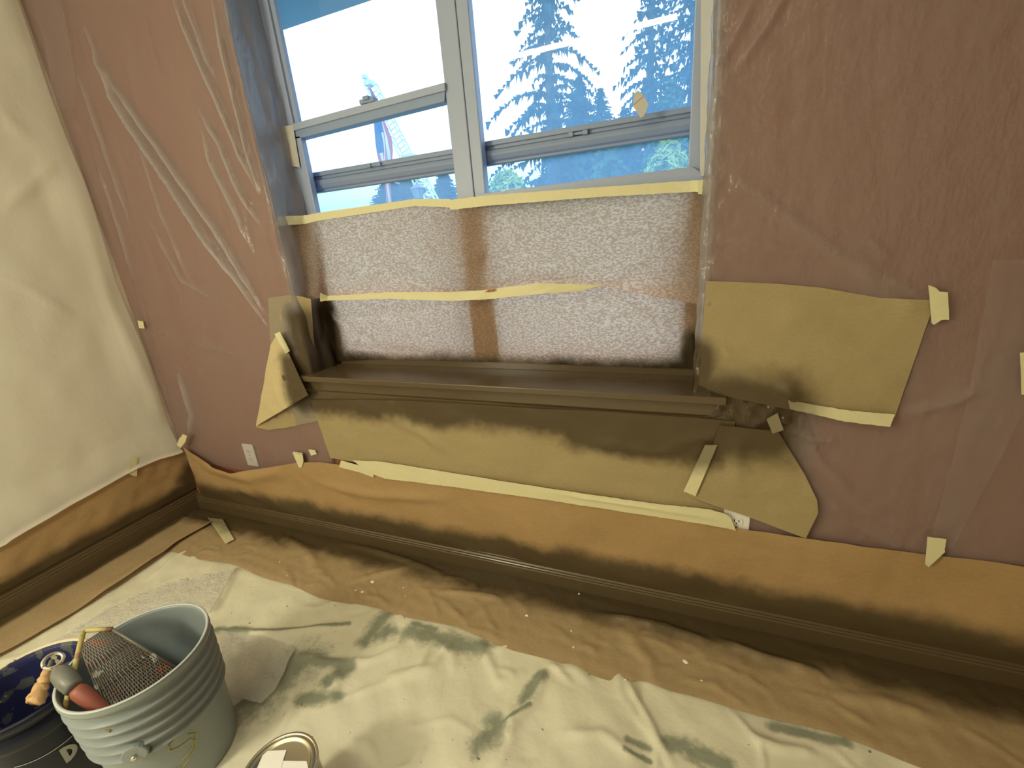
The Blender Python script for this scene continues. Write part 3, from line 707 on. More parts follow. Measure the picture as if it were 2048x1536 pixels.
o = patch('masking_paper', 'w', [(622, 800, .022), (800, 800, .022), (1000, 812, .022), (1200, 822, .022), (1400, 836, .022), (1470, 842, .022)], [(661, 916, .020), (720, 926, .020), (900, 952, .02), (1100, 984, .02), (1300, 1015, .02), (1420, 1030, .02), (1450, 1042, .02)], M['kraft_wall'], .014, 0,
          relief(86, .005, 3.2, .0015, 10, folds=[([(780, 830), (850, 860), (900, 900)], .02, .012), ([(1350, 880), (1400, 870), (1440, 862)], .012, .008), ([(1200, 880), (1320, 900), (1370, 880)], .014, .008)]))
tag(o, 'wide brown paper apron hanging below the sill down to the long tape', 'masking paper')
o = patch('masking_paper', 'w', [(1440, 850, .030), (1408, 935, .030), (1375, 992, .030)], [(1556, 862, .030), (1610, 950, .030), (1634, 1000, .032), (1636, 1025, .032), (1612, 1077, .034)], M['kraft_wall'], .012, 0,
          relief(87, .004, 3.6, .0012, 11, folds=[([(1480, 870), (1470, 960)], .02, .006), ([(1535, 900), (1590, 925)], .014, .006)]))
tag(o, 'rounded brown paper flap below the right end of the sill', 'masking paper')

# ------------------------------------------------------------------ masking tape
def tape(A, B, label, pl='w', off=.03, thick=.0007, res=.008, rel=None, edge=.0015, seed=1, group=None, mat='tape'):
    o = patch('masking_tape', pl, A, B, M[mat], res, off, rel or relief(seed, .0008, 14, .0004, 40, pl), edge=edge, seed=seed, thick=thick)
    return tag(o, label, 'tape', group)
tape([(548, 434, -.006), (575, 432, -.045), (607, 431, -.10), (640, 425, -.115), (828, 398, -.115), (900, 398, -.115)], [(556, 452, -.006), (580, 450, -.045), (609, 448, -.10), (640, 441, -.113), (830, 412, -.113), (901, 415, -.113)], 'tape strip along the top of the paper on the left window', off=0, seed=101)
tape([(898, 400, -.112), (970, 391, -.112), (1200, 374, -.112), (1384, 361, -.112), (1396, 361, -.105)], [(900, 420, -.11), (970, 412, -.11), (1200, 394, -.11), (1384, 384, -.11), (1396, 384, -.10)], 'tape strip along the top of the paper on the right window', off=0, seed=102)
tape([(1396, 360, -.10), (1412, 360, -.06), (1428, 358, -.010)], [(1396, 388, -.10), (1411, 388, -.06), (1427, 387, -.010)], 'tape piece wrapping the right corner of the window paper', off=0, seed=103)
tape([(556, 254, -.128), (586, 250, -.128)], [(574, 330, -.128), (600, 335, -.128)], 'short tape piece on the left window frame above the paper', off=0, seed=104, mat='tape_pale')
tape([(1402, -10, -.128), (1427, -10, -.10)], [(1400, 352, -.128), (1425, 352, -.10)], 'long vertical tape on the right window frame', off=0, seed=105, mat='tape_pale')
tape([(640, 585, -.06), (655, 592, -.085), (780, 584, -.10), (900, 584, -.10), (970, 580, -.10), (1080, 566, -.075), (1210, 570, -.085)], [(640, 603, -.06), (658, 601, -.085), (780, 598, -.098), (900, 602, -.098), (970, 599, -.098), (1080, 588, -.075), (1160, 582, -.085)], 'wavy tape joining the two papers across the middle of the window', off=0, seed=106)
tape([(1857, 570), (1872, 576), (1880, 583), (1896, 584)], [(1863, 646), (1868, 649), (1883, 640), (1898, 640)], 'tape tab at the top right corner of the paper rectangle', off=.034, seed=107)
tape([(1576, 800, .036), (1690, 820, .036), (1790, 829, .036)], [(1580, 818, .036), (1690, 843, .036), (1780, 854, .036)], 'tape strip along the bottom of the paper rectangle', off=.036, seed=108)
tape([(1533, 838, .036), (1555, 826, .036)], [(1545, 868, .036), (1567, 860, .036)], 'tape tab at the top of the rounded paper flap', off=.036, seed=109)
tape([(1410, 890, .038), (1435, 890, .040)], [(1367, 983, .038), (1391, 992, .038)], 'slanting tape on the left edge of the rounded paper flap', off=.038, seed=110)
lt = tape([(705, 921), (760, 923), (900, 945), (1100, 977), (1300, 1006), (1420, 1019), (1452, 1028), (1462, 1036)], [(742, 948), (770, 957), (900, 973), (1080, 998), (1300, 1032), (1400, 1047), (1450, 1056), (1472, 1062)], 'long wide pale tape strip running below the sill paper', off=.034, res=.012, seed=111, rel=relief(111, .0012, 6, .0006, 30, folds=[([(1100, 985), (1300, 1016), (1440, 1038)], .006, .004)], off=.034))
tape([(682, 921), (720, 931), (745, 940)], [(678, 934), (720, 945), (748, 955)], 'short tape end sticking out left of the long pale tape strip', off=.029, seed=112)
tape([(585, 905), (605, 909), (607, 921)], [(592, 921), (598, 935), (604, 934)], 'torn tape scrap half over the skirt, second from the left socket', off=.030, seed=113)
tape([(586, 903), (605, 906)], [(590, 915), (608, 923)], 'white paper scrap under the torn tape scrap', off=.024, seed=1131)
tape([(617, 899), (630, 900)], [(622, 911), (634, 908)], 'tiny square tape scrap on the wall beside the torn tape scrap', off=.028, seed=114)
tape([(358, 878), (366, 868), (374, 872)], [(354, 890), (362, 896), (371, 883)], 'crumpled tape tab at the inner corner of the room', off=.06, seed=115)
tape([(261, 916), (275, 914)], [(257, 947), (266, 952), (274, 953)], 'tape tab holding film to the paper on the left wall', 'l', .042, seed=116)
tape([(275, 641), (286, 643)], [(278, 656), (289, 657)], 'tiny tape tab high beside the edge of the hazy film', off=.03, seed=117)
tape([(549, 668), (560, 663)], [(571, 708), (580, 702)], 'rolled tape on the small paper patch left of the window', off=.040, seed=118)
tape([(1855, 1074), (1893, 1078), (1889, 1100)], [(1850, 1128), (1857, 1135), (1890, 1104)], 'pointed tape tab over the skirt at lower right', off=.038, seed=119)
tape([(2040, 706), (2090, 700)], [(2043, 790), (2090, 790)], 'tape cut off by the right edge of the photo', off=.04, seed=120)
tape([(415, 1035, .026), (446, 1039, .026)], [(451, 1088, .024), (468, 1079, .024)], 'tape strip on the floor paper in the corner', 'f', .03, seed=121)
tape([(93, 318), (104, 322)], [(100, 352), (112, 352)], 'tape tab under the film high on the cream wall', 'l', .008, seed=122)
# folded scrap of tape standing on the meeting rail
c0 = [W(p[0], p[1], -.115) for p in [(1276, 180), (1288, 191), (1297, 210), (1288, 232), (1281, 236), (1266, 212), (1268, 188)]]
b = MB(); b.prism(c0, (0, .002, 0)); o = b.build('masking_tape', M['tape_pale']); tag(o, 'folded diamond shaped tape scrap stuck at the right window rail', 'tape')
b2 = MB(); b2.prism([W(p[0], p[1], -.113) for p in [(1266, 210), (1288, 191), (1268, 188)]], (0, .001, 0)); b2.build('folded_corner', M['tape_pale'], o)
tape([(1412, 186, -.095), (1428, 182, -.060)], [(1414, 205, -.095), (1427, 216, -.060)], 'small darker tape piece on the right window frame', off=0, seed=124, mat='tape_pale')

# ------------------------------------------------------------------ wall outlets
def outlet(cx, cz, rot, label, off=.004):
    o = empty('wall_outlet', (cx, D - off, cz)); tag(o, label, 'outlet')
    b = MB(); b.box((-.036, -.006, -.058), (.036, 0, .058)); p = b.build('cover_plate', M['outlet'], None, bevel=.003); p.parent = o
    for dz in (-.021, .021):
        n = 20; pts = [(.017 * math.cos(k * 2 * math.pi / n), -.006, max(-.012, min(.012, .017 * math.sin(k * 2 * math.pi / n))) + dz) for k in range(n)]
        s = MB().prism(pts, (0, -.003, 0)).build('socket', M['outlet']); s.parent = o
        for dx, hh in ((-.006, .0045), (.006, .0035)):
            q = MB().box((dx - .0012, -.0095, dz - hh + .003), (dx + .0012, -.0085, dz + hh + .003)).build('slot', M['slot']); q.parent = s
        q = MB().prism([(.0022 * math.cos(k * math.pi / 4), -.0088, dz - .007 + .0025 * math.sin(k * math.pi / 4)) for k in range(8)], (0, -.0008, 0)).build('slot', M['slot']); q.parent = s
    s = MB().prism([(.003 * math.cos(k * math.pi / 5), -.0062, .003 * math.sin(k * math.pi / 5)) for k in range(10)], (0, -.001, 0)).build('screw', M['steel']); s.parent = o
    o.rotation_euler = (0, rot, 0)
    return o
outlet(-1.917, .388, 0, 'white double socket outlet under the film at the left, above the skirt')
outlet(.162, .392, 0, 'white socket outlet half hidden by the right end of the long pale tape', .012)

# ------------------------------------------------------------------ buckets, roller things and the can
ZF = .006
BX, BY = -1.245, .406
bk = empty('bucket', (BX, BY, ZF)); tag(bk, 'grey ribbed plastic bucket holding a roller grid', 'bucket')
M['bucket_grey'] = splat('grey_bucket_plastic', (0.245, 0.285, 0.30), [((0.16, 0.07, 0.06), 0.735, 3.1), ((0.62, 0.63, 0.60), 0.72, 9.7)], 0.38, 14)
HB = .366
pr = [(.128, 0), (.1305, .004), (.1345, .10), (.1385, .185)]
for k in range(5):                       # five collars under the rim
    z0 = .190 + k * .031; r0 = .1395 + .0012 * k
    pr += [(r0, z0), (r0 + .0085, z0 + .0015), (r0 + .0095, z0 + .004), (r0 + .0088, z0 + .0065), (r0 + .0003, z0 + .008), (r0 + .0003, z0 + .026)]
pr += [(.1460, HB - .020), (.1525, HB - .018), (.1540, HB - .012), (.1530, HB - .003), (.1505, HB), (.1460, HB - .001), (.1435, HB - .008), (.1425, HB - .03), (.1325, .06), (.126, .008), (0.001, .006)]
MB().lathe(pr, 96).build('bucket_body', M['bucket_grey'], None, True).parent = bk
M['rim_highlight'] = plain('highlight_grey_rim', (0.50, 0.53, 0.54), 0.4, var=0.1)  # paler ring: the rim's highlight put into its colour
MB().lathe([(.1532, HB - .001), (.1520, HB + .0012), (.1480, HB + .0014), (.1455, HB - .001), (.150, HB - .0025)], 96, closed=True).build('rim', M['rim_highlight'], None, True).parent = bk
# handle lug on the side facing the camera, with its pin and the wire bail hanging down
az = math.atan2(-BY - .05, -BX + .28)
def around(a, r, z): return (r * math.cos(a), r * math.sin(a), z)
lug_a = math.radians(-47)
b = MB(); n = 18
e1 = np.array(around(lug_a, 1, 0)); e2 = np.array([-math.sin(lug_a), math.cos(lug_a), 0]); ez = np.array([0, 0, 1.])
cc = e1 * .139 + ez * .212
b.prism([cc + e2 * .026 * math.cos(k * 2 * math.pi / n) + ez * .026 * math.sin(k * 2 * math.pi / n) for k in range(n)], e1 * .016)
lg = b.build('handle_lug', M['bucket_grey'], None, False, .003); lg.parent = bk
b = MB(); b.tube([cc + e1 * .014, cc + e1 * .024], .005, 10); q = b.build('bail_pin', M['steel'], None, True); q.parent = lg
# yellow crayon scribble on the bucket's side
M['crayon'] = plain('yellow_crayon', (0.42, 0.38, 0.10), 0.7, var=0.1)
def on_bucket(da, z): 
    r_ = .128 + (.1385 - .128) * z / .185 + .0012
    return around(math.radians(-18 + da), r_, z)
def scribble(pts): 
    P_ = resample(np.array(pts, float), 40); return [on_bucket(p[0], p[1]) for p in P_]
s1 = [(0, .185), (-8, .178), (-9, .160), (-2, .152), (8, .150), (11, .135), (6, .118), (-4, .110)]
s2 = [(8, .168), (14, .150), (10, .120), (0, .095), (-8, .085)]
s3 = [(-12, .10), (-6, .09), (-10, .07)]
b = MB()
for s_ in (s1, s2, s3): b.tube(scribble(s_), .0014, 5)
q = b.build('crayon_mark', M['crayon'], None, True); q.parent = bk

# roller grid: frame bars, woven bars of the screen
M['zinc'] = splat('painted_zinc', (0.15, 0.135, 0.115), [((0.26, 0.12, 0.08), 0.58, 2.2), ((0.48, 0.45, 0.40), 0.64, 5.5)], 0.4, 30)
M['yellow_bar'] = splat('yellowed_bar', (0.50, 0.43, 0.16), [((0.40, 0.22, 0.15), 0.57, 1.2), ((0.20, 0.16, 0.06), 0.62, 4.2)], 0.45, 26)
gr = empty('roller_grid', G(190, 1262, .43)); tag(gr, 'metal paint roller grid with paint caught in its mesh, standing in the grey bucket', 'roller grid')
c0, c1, c3 = G(167, 1262, .430), G(224, 1258, .418), G(128, 1425, .345)
c2 = G(362, 1342, .265); c4 = G(222, 1460, .30)
def lerp(a, b, t): return a + (b - a) * t
MB().tube([c0, lerp(c0, c3, .5), c3], .006, 8).build('frame_bar', M['yellow_bar'], gr, True)
MB().tube([c0 + np.array([.004, .004, 0]), c1], .0055, 8).build('frame_bar', M['yellow_bar'], gr, True)
MB().tube([c1, c2], .0035, 8).build('frame_bar', M['zinc'], gr, True)
MB().tube([c3, lerp(c3, c4, .5), c4], .005, 8).build('frame_bar', M['yellow_bar'], gr, True)
MB().tube([c3 + np.array([.0, .012, -.02]), c4 + np.array([0, .012, -.02])], .0045, 8).build('frame_bar', M['yellow_bar'], gr, True)
cq = lerp(c0, c3, .08)
cr = lerp(c0, c1, .75)
b = MB(); nA, nB = 24, 26
def gp(s, t): return lerp(lerp(cr, c2, s), lerp(lerp(cq, c3, .12), c4, s), t)
for i in range(nA + 1):
    b.tube([gp(i / nA, t) + np.array([0, 0, .0016 * (-1) ** (i + int(t * nB))]) for t in np.linspace(0, 1, nB + 1)], .0022, 4, False)
for j in range(nB + 1):
    b.tube([gp(s, j / nB) + np.array([0, 0, .0016 * (-1) ** (j + int(s * nA))]) for s in np.linspace(0, 1, nA + 1)], .0022, 4, False)
tag(b.build('mesh_wires', M['zinc'], gr, True), kind='stuff')
b = MB(); nB2 = 10; V = [gp(s, t) - np.array([0, 0, .003]) for s in np.linspace(0, 1, 9) for t in np.linspace(0, 1, 9)]
b.add(V, [(i * 9 + j, (i + 1) * 9 + j, (i + 1) * 9 + j + 1, i * 9 + j + 1) for i in range(8) for j in range(8)])
M['dried'] = splat('dried_paint_film', (0.10, 0.088, 0.072), [((0.20, 0.10, 0.07), 0.56, 7.7), ((0.30, 0.27, 0.23), 0.64, 1.5)], 0.4, 24)
b.build('dried_paint', M['dried'], gr, True)

# roller handle leaning out of the grey bucket
M['red_grip'] = plain('red_grip', (0.30, 0.088, 0.060), 0.45, var=0.15, vs=30)
M['grey_cap'] = plain('grey_end_cap', (0.16, 0.165, 0.15), 0.4, var=0.25, vs=50)
hd = empty('paint_roller', G(115, 1345, .42)); tag(hd, 'paint roller with red grip and grey hanging end resting on the grey bucket rim', 'paint roller')
h0, h1, h2 = G(108, 1333, .405), G(150, 1377, .380), G(210, 1424, .318)
ax_ = (h2 - h0) / np.linalg.norm(h2 - h0)
MB().tube([lerp(h0, h1, .15), lerp(h0, h1, .3), lerp(h0, h1, .6), lerp(h0, h1, .95), h1], [.012, .019, .021, .018, .013], 16).build('end_cap', M['grey_cap'], hd, True)
MB().tube([lerp(h1, h2, .0), lerp(h1, h2, .12), lerp(h1, h2, .6), lerp(h1, h2, .95), lerp(h1, h2, 1.4)], [.012, .017, .0165, .014, .012], 16).build('grip', M['red_grip'], hd, True)
n = 24; rc = h0 + np.array([-.004, .004, .012]); e_ = np.cross(ax_, [0, 0, 1]); e_ /= np.linalg.norm(e_)
f_ = np.cross(e_, ax_)
MB().tube([rc + .017 * (math.cos(k * 2 * math.pi / n) * e_ + math.sin(k * 2 * math.pi / n) * (-ax_)) for k in range(n + 1)], .0042, 8).build('hanging_ring', M['steel'], hd, True)

# stick caked with tan paint on the blue bucket's rim
M['tan'] = plain('dried_tan_paint', (0.58, 0.36, 0.17), 0.55, var=0.25, vs=60, bmp=0.4, bs=120)
st = empty('stir_stick', G(80, 1390, .33)); tag(st, 'short stick caked with lumpy tan paint resting across the blue bucket', 'stir stick')
t0, t1 = G(97, 1338, .345), G(66, 1412, .318)
rr = random.Random(2)
P_ = [lerp(t0, t1, k / 14) + np.array([rr.uniform(-.003, .003), rr.uniform(-.003, .003), rr.uniform(-.002, .003)]) for k in range(15)]
MB().tube(P_, [.008 + .011 * (k / 14) ** .8 * (.8 + .4 * rr.random()) for k in range(14)] + [.012], 12).build('caked_paint', M['tan'], st, True)
MB().tube([lerp(t0, t1, -.25), lerp(t0, t1, .3)], .006, 6).build('stick', M['grey_cap'], st, True)

# blue bucket
UX, UY, UH, UR = -1.522, .280, .30, .134
bb = empty('bucket', (UX, UY, ZF)); tag(bb, 'navy blue bucket splashed with paint, standing at the left of the grey bucket', 'bucket')
M['blue'] = splat('navy_bucket_plastic', (0.010, 0.012, 0.026), [((0.022, 0.026, 0.07), 0.60, 8.8)], 0.32, 10)
M['blue'].node_tree.nodes['Principled BSDF'].inputs['Specular IOR Level'].default_value = 0.25
M['blue_in'] = splat('splashed_blue_inside', (0.022, 0.026, 0.105), [((0.10, 0.11, 0.12), 0.56, 2.0), ((0.52, 0.48, 0.36), 0.63, 6.0)], 0.5, 26)
u = UR
pr = [(u - .020, 0), (u - .018, .004), (u - .010, .215), (u - .009, .225), (u - .002, .228), (u, .232), (u - .001, .262), (u - .006, .266), (u - .006, .276), (u + .003, .280), (u + .004, .296), (u + .0005, UH), (u - .004, UH)]
MB().lathe(pr, 80).build('bucket_body', M['blue'], None, True).parent = bb
MB().lathe([(u - .004, UH), (u - .009, UH - .004), (u - .013, UH - .03), (u - .020, .10), (u - .024, .03), (0.001, .028)], 80).build('bucket_inside', M['blue_in'], None, True).parent = bb
M['rimpaint'] = splat('cream_paint_rim', (0.70, 0.62, 0.45), [((0.05, 0.05, 0.10), 0.58, 3.0)], 0.5, 22)
n0 = 40; V = []; Fc = []
for i in range(n0 + 1):
    a = math.radians(60 + 150 * i / n0)
    for r_, z_ in ((u + .0045, .285), (u + .0045, .297), (u + .001, .3015), (u - .005, .3015), (u - .010, .290)): V.append((r_ * math.cos(a), r_ * math.sin(a), z_))
    if i < n0: Fc += [(i * 5 + j, i * 5 + j + 1, (i + 1) * 5 + j + 1, (i + 1) * 5 + j) for j in range(4)]
link('paint_crust', V, Fc, M['rimpaint'], None).parent = bb
# lettering on its side, bent round the wall
M['print'] = plain('grey_white_lettering', (0.34, 0.34, 0.30), 0.5, var=0.1)
def letter_on(bucket, polys, a0, z0, rad, mat, name):
    b = MB()
    for poly in polys:
        P_ = []
        for (dx, dz) in poly:
            a = a0 + dx / rad; P_.append((rad * math.cos(a), rad * math.sin(a), z0 + dz))
        b.add(P_, [tuple(range(len(P_)))])
    q = link(name, b.v, b.f, mat, None, False); q.parent = bucket
    return q
def ring_poly(w, h, t, n=20):           # strokes of a D
    out = []
    for k in range(n):
        a, c = -math.pi / 2 + math.pi * k / n, -math.pi / 2 + math.pi * (k + 1) / n
        out.append([(w * math.cos(a), h * math.sin(a)), (w * math.cos(c), h * math.sin(c)), ((w - t) * math.cos(c), (h - t) * math.sin(c)), ((w - t) * math.cos(a), (h - t) * math.sin(a))])
    return out
ar = u - .0105
la = math.radians(-12)
letter_on(bb, ring_poly(.026, .024, .010) + [[(-.002, -.024), (.008, -.024), (.008, .024), (-.002, .024)]], la, .135, ar, M['print'], 'letter_d')
letter_on(bb, [[(.040, -.024), (.050, -.024), (.050, .024), (.040, .024)]], la, .135, ar, M['print'], 'letter_i')
b = MB(); b.tube([(ar * math.cos(la - .6 + k * .075), ar * math.sin(la - .6 + k * .075), .168 + .0005 * (k - 8) ** 2 * .3) for k in range(17)], .0012, 4)
q = b.build('printed_arc', M['print'], None, True); q.parent = bb

# paint can
KX, KY, KH, KR = -.803, .388, .190, .082
kn = empty('paint_can', (KX, KY, ZF)); tag(kn, 'closed steel paint can with white stickers on its lid', 'paint can')
MB().lathe([(0.001, 0), (KR - .002, 0), (KR, .003), (KR - .002, .006), (KR - .002, KH - .010), (KR + .001, KH - .008), (KR + .001, KH - .002), (KR - .002, KH), (KR - .006, KH - .001), (KR - .007, KH - .005)], 72).build('can_body', M['steel'], None, True).parent = kn
M['lid'] = plain('lid_tinplate', (0.50, 0.46, 0.36), 0.32, 1.0, var=0.1, vs=15)
MB().lathe([(KR - .007, KH - .005), (KR - .009, KH - .001), (KR - .013, KH - .0005), (KR - .016, KH - .005), (KR - .02, KH - .006), (0.001, KH - .006)], 72).build('lid', M['lid'], None, True).parent = kn
def sticker(pts, mat, z, name, parent):
    q = link(name, [G(p[0], p[1], z) for p in pts], [tuple(range(len(pts)))], mat, None, False)
    q.data.flip_normals() if q.data.polygons[0].normal.z < 0 else None
    q.parent = parent; q.matrix_parent_inverse = Matrix.Translation((-KX, -KY, -ZF)); return q
zl = KH + .0015
s_a = sticker([(529, 1502), (573, 1500), (566, 1521), (560, 1550), (508, 1550)], M['label'], zl + .0005, 'sticker', kn)
s_b = sticker([(566, 1521.5), (613, 1522), (620, 1550), (556, 1550)], M['label'], zl, 'sticker', kn)
x0, x1 = 540, 564
for k in range(9):
    a = x0 + (x1 - x0) * k / 9.0; w_ = 1.6 if k % 3 else 2.2
    q = sticker([(a, 1504.5), (a + w_, 1504.5), (a + w_ - 3, 1513), (a - 3, 1513)], M['label_grey'], zl + .001, 'barcode_bar', kn); q.parent = s_a; q.matrix_parent_inverse = Matrix.Translation((-KX, -KY, -ZF))
for (p, mt) in (([(530, 1526), (557, 1526), (556, 1528), (529, 1528)], 'label_grey'), ([(528, 1518), (560, 1517), (559, 1519), (527, 1520)], 'label_grey')):
    q = sticker(p, M[mt], zl + .001, 'printed_line', kn); q.parent = s_a; q.matrix_parent_inverse = Matrix.Translation((-KX, -KY, -ZF))
q = sticker([(606, 1523.5), (611, 1523.5), (612, 1540), (601, 1540)], M['label_dark'], zl + .0006, 'printed_block', kn); q.parent = s_b; q.matrix_parent_inverse = Matrix.Translation((-KX, -KY, -ZF))
q = sticker([(527, 1508), (530, 1507), (510, 1550), (494, 1550)], M['label_dark'], zl, 'dark_label', kn)

# ------------------------------------------------------------------ outdoors
GZ = -2.4
M['lawn'] = plain('lawn', (0.07, 0.12, 0.05), 0.9, var=0.3, vs=2)
struct(MB().box((-70, D + TH + .5, GZ - .2), (40, 80, GZ)).build('ground', M['lawn']), 'lawn outside')
M['soffit'] = plain('glare_blue_soffit', (0.20, 0.26, 0.40), 0.7, var=0.05)  # soffit colour includes the blue of the glare
e0 = O(556, 66, D + TH + .62)
eave = MB().box((-4.2, D + TH + .003, e0[2]), (1.2, D + TH + .62, e0[2] + .12)).build('roof_eave', M['soffit'], bevel=.01); struct(eave, 'underside of the roof overhang outside the left window')
M['bark'] = plain('bark', (0.10, 0.08, 0.07), 0.9, var=0.2)
def leafmat(name, a, b_):
    mt, nt, P, out = newmat(name)
    nt.links.new(mixc(nt, noise(nt, 3, 3, .6), a, b_), P.inputs['Base Color']); P.inputs['Roughness'].default_value = 0.8
    P.inputs['Specular IOR Level'].default_value = 0.1
    return mt
M['fir'] = leafmat('glare_blue_needles', (0.022, 0.055, 0.085), (0.035, 0.085, 0.11))  # needle green shifted to blue to imitate the window glare
M['fir2'] = leafmat('mid_green_needles', (0.04, 0.11, 0.075), (0.07, 0.16, 0.09))
M['lime'] = leafmat('yellow_green_needles', (0.20, 0.30, 0.06), (0.34, 0.44, 0.10))
def conifer(apex, y, base_w, hgt, mat, label, seed, droop=.6, dens=1.0, group=None, slope=None, cut=1.0):
    """apex: a point; base_w: half width at hgt below the apex"""
    rn = np.random.RandomState(seed)
    z_top = apex[2]; z_bot = GZ
    t = empty('conifer_tree', (apex[0], apex[1], GZ)); tag(t, label, 'tree', group)
    tot = z_top - z_bot
    MB().tube([(apex[0], apex[1], GZ), (apex[0], apex[1], GZ + tot * .6), tuple(apex)], [.028 * tot, .014 * tot, .01], 8).build('trunk', M['bark'], t, True)
    V, Fc = [], []
    z = z_top - .12
    zend = max(z_bot + .3, z_top - hgt * 2.4)
    def tri(a, b, c):
        k = len(V); V.extend([a, b, c]); Fc.append((k, k + 1, k + 2))
    while z > zend:
        dpt = z_top - z
        w = base_w * min(1.9, (dpt / hgt)) ** .8 + .05
        nb = int((5 + rn.randint(4)) * dens)
        a0 = rn.rand() * 6.28
        for k in range(nb):
            a = a0 + k * 6.283 / nb + rn.rand() * .7
            ln = w * (.55 + .6 * rn.rand())
            ns = max(4, int(ln / .11 * dens))
            dv = np.array([math.cos(a), math.sin(a), 0]); pz = z + rn.rand() * .1
            side = np.array([-dv[1], dv[0], 0])
            for s in range(ns):
                f = (s + .5) / ns
                p = np.array([apex[0], apex[1], pz]) + dv * ln * f + np.array([0, 0, ln * (.16 * f - droop * f * f * .75)])
                hl = (.07 + .17 * rn.rand()) * min(1.3, .35 + w) * (1 - .35 * f)
                for q in range(4):
                    sd = side * (rn.rand() - .5) * 2 * hl * .9 * (1.1 - f * .6) + dv * rn.rand() * .1
                    tip = p + sd + np.array([0, 0, -hl * (.5 + .8 * rn.rand() * (droop + .35))])
                    wd = .05 + .05 * rn.rand()
                    d2 = rn.randn(3) * wd * .6; d2[2] *= .4
                    tri(p + d2, p - d2, tip)
        z -= (.16 + .055 * dpt) / dens
    o = link('foliage', V, Fc, mat, t, False); o['kind'] = 'stuff'
    return t
conifer(O(1085, -150, 14), 14, 2.15, 4.6, M['fir'], 'tall dark drooping conifer filling the left half of the right window', 201, .75, .95)
conifer(O(1158, 150, 24), 24, 1.25, 3.0, M['fir'], 'slender pointed spire tree right of the tall drooping conifer', 202, .45, 1.7)
conifer(O(1200, 176, 27), 27, 1.05, 2.7, M['fir'], 'smallest pointed spire tree in the gap between the tall conifers', 203, .45, 1.7)
conifer(O(1305, -90, 16), 16, 1.35, 3.6, M['fir'], 'tall dark conifer with thin ragged top at the right of the right window', 204, .7, .95)
conifer(O(1405, -220, 15), 15, 1.9, 4.4, M['fir'], 'dense dark conifer cut by the right frame of the right window', 205, .7, 1.0)
conifer(O(1344, 158, 12.5), 12.5, .75, 1.9, M['fir2'], 'mid green pointed conifer in front of the dark ones', 206, .6, 1.6)
conifer(O(1335, 276, 10), 10, .85, .9, M['lime'], 'bright yellow green weeping conifer low at the right window', 207, 1.0, 1.9)
conifer(O(1010, 335, 9.5), 9.5, .95, .75, M['lime'], 'bright yellow green weeping conifer low at the left of the right window', 208, 1.0, 1.9)
conifer(O(1120, 290, 16), 16, 1.5, 1.6, M['fir2'], 'green conifer below the meeting rail in the middle of the right window', 209, .6, 1.6)
conifer(O(1250, 215, 19), 19, 1.3, 2.4, M['fir'], 'dark conifer just left of the tape scrap', 210, .55, 1.6)
conifer(O(1215, 285, 13), 13, 1.1, 1.5, M['fir2'], 'low green conifer below the rail right of centre', 211, .7, 1.6)
conifer(O(775, 352, 42), 42, 2.6, 3.2, M['fir'], 'distant dark tree left of the flag', 212, .3, 2.2)
conifer(O(815, 335, 44), 44, 2.6, 3.6, M['fir'], 'distant dark tree behind the street lamp', 213, .3, 2.2)
conifer(O(885, 335, 40), 40, 1.6, 3.2, M['fir'], 'distant dark tree beside the mullion', 214, .3, 2.2)
# aerial ladder
M['ladder'] = plain('pale_aluminium', (0.55, 0.72, 0.66), 0.5, 0.0, var=0.1)
ld = empty('aerial_ladder', O(862, 470, 30)); tag(ld, 'raised lattice ladder of a fire engine seen through the left window', 'ladder')
def lattice(p0, p1, w, dpt, n, name, rad):
    b = MB(); ax2 = p1 - p0; sd = np.cross(ax2 / np.linalg.norm(ax2), [0, 1, 0]); sd /= np.linalg.norm(sd); dp = np.array([0, dpt, 0])
    for s in (-1, 1):
        for q in (0, 1): b.tube([p0 + sd * w * s + dp * q, p1 + sd * w * s * .8 + dp * q], rad, 4)
    def at(k, s, q): f = k / n; return p0 + ax2 * f + sd * w * s * (1 - .2 * f) + dp * q
    for k in range(n + 1): b.tube([at(k, -1, 1), at(k, 1, 1)], rad * .7, 4)
    for k in range(n):
        for s in (-1, 1): b.tube([at(k, s, k % 2), at(k + 1, s, (k + 1) % 2)], rad * .6, 4)
    return b.build(name, M['ladder'], ld)
lattice(O(866, 420, 30), O(823, 335, 30), .50, .6, 9, 'lower_section', .07)
qa, qb = O(866, 420, 30), O(823, 335, 30)
qe = qa + (qa - qb) * ((GZ - qa[2]) / (qa[2] - qb[2]))
lattice(qe, qa, .55, .6, 12, 'base_section', .08)
lattice(O(812, 318, 30), O(738, 168, 30), .38, .5, 16, 'upper_section', .06)
b = MB(); pA, pB = O(806, 310, 30), O(822, 330, 30); b.box((pA[0] - .1, 29.9, pB[2] - .1), (pB[0] + .3, 30.6, pA[2])); b.build('section_joint', M['ladder'], ld)
b = MB(); pA = O(733, 155, 30); b.box((pA[0] - .25, 29.9, pA[2] - .45), (pA[0] + .25, 30.5, pA[2] - .15)); b.box((pA[0] - .35, 29.9, pA[2]), (pA[0] - .05, 30.3, pA[2] + .2)); b.build('ladder_tip', M['ladder'], ld)
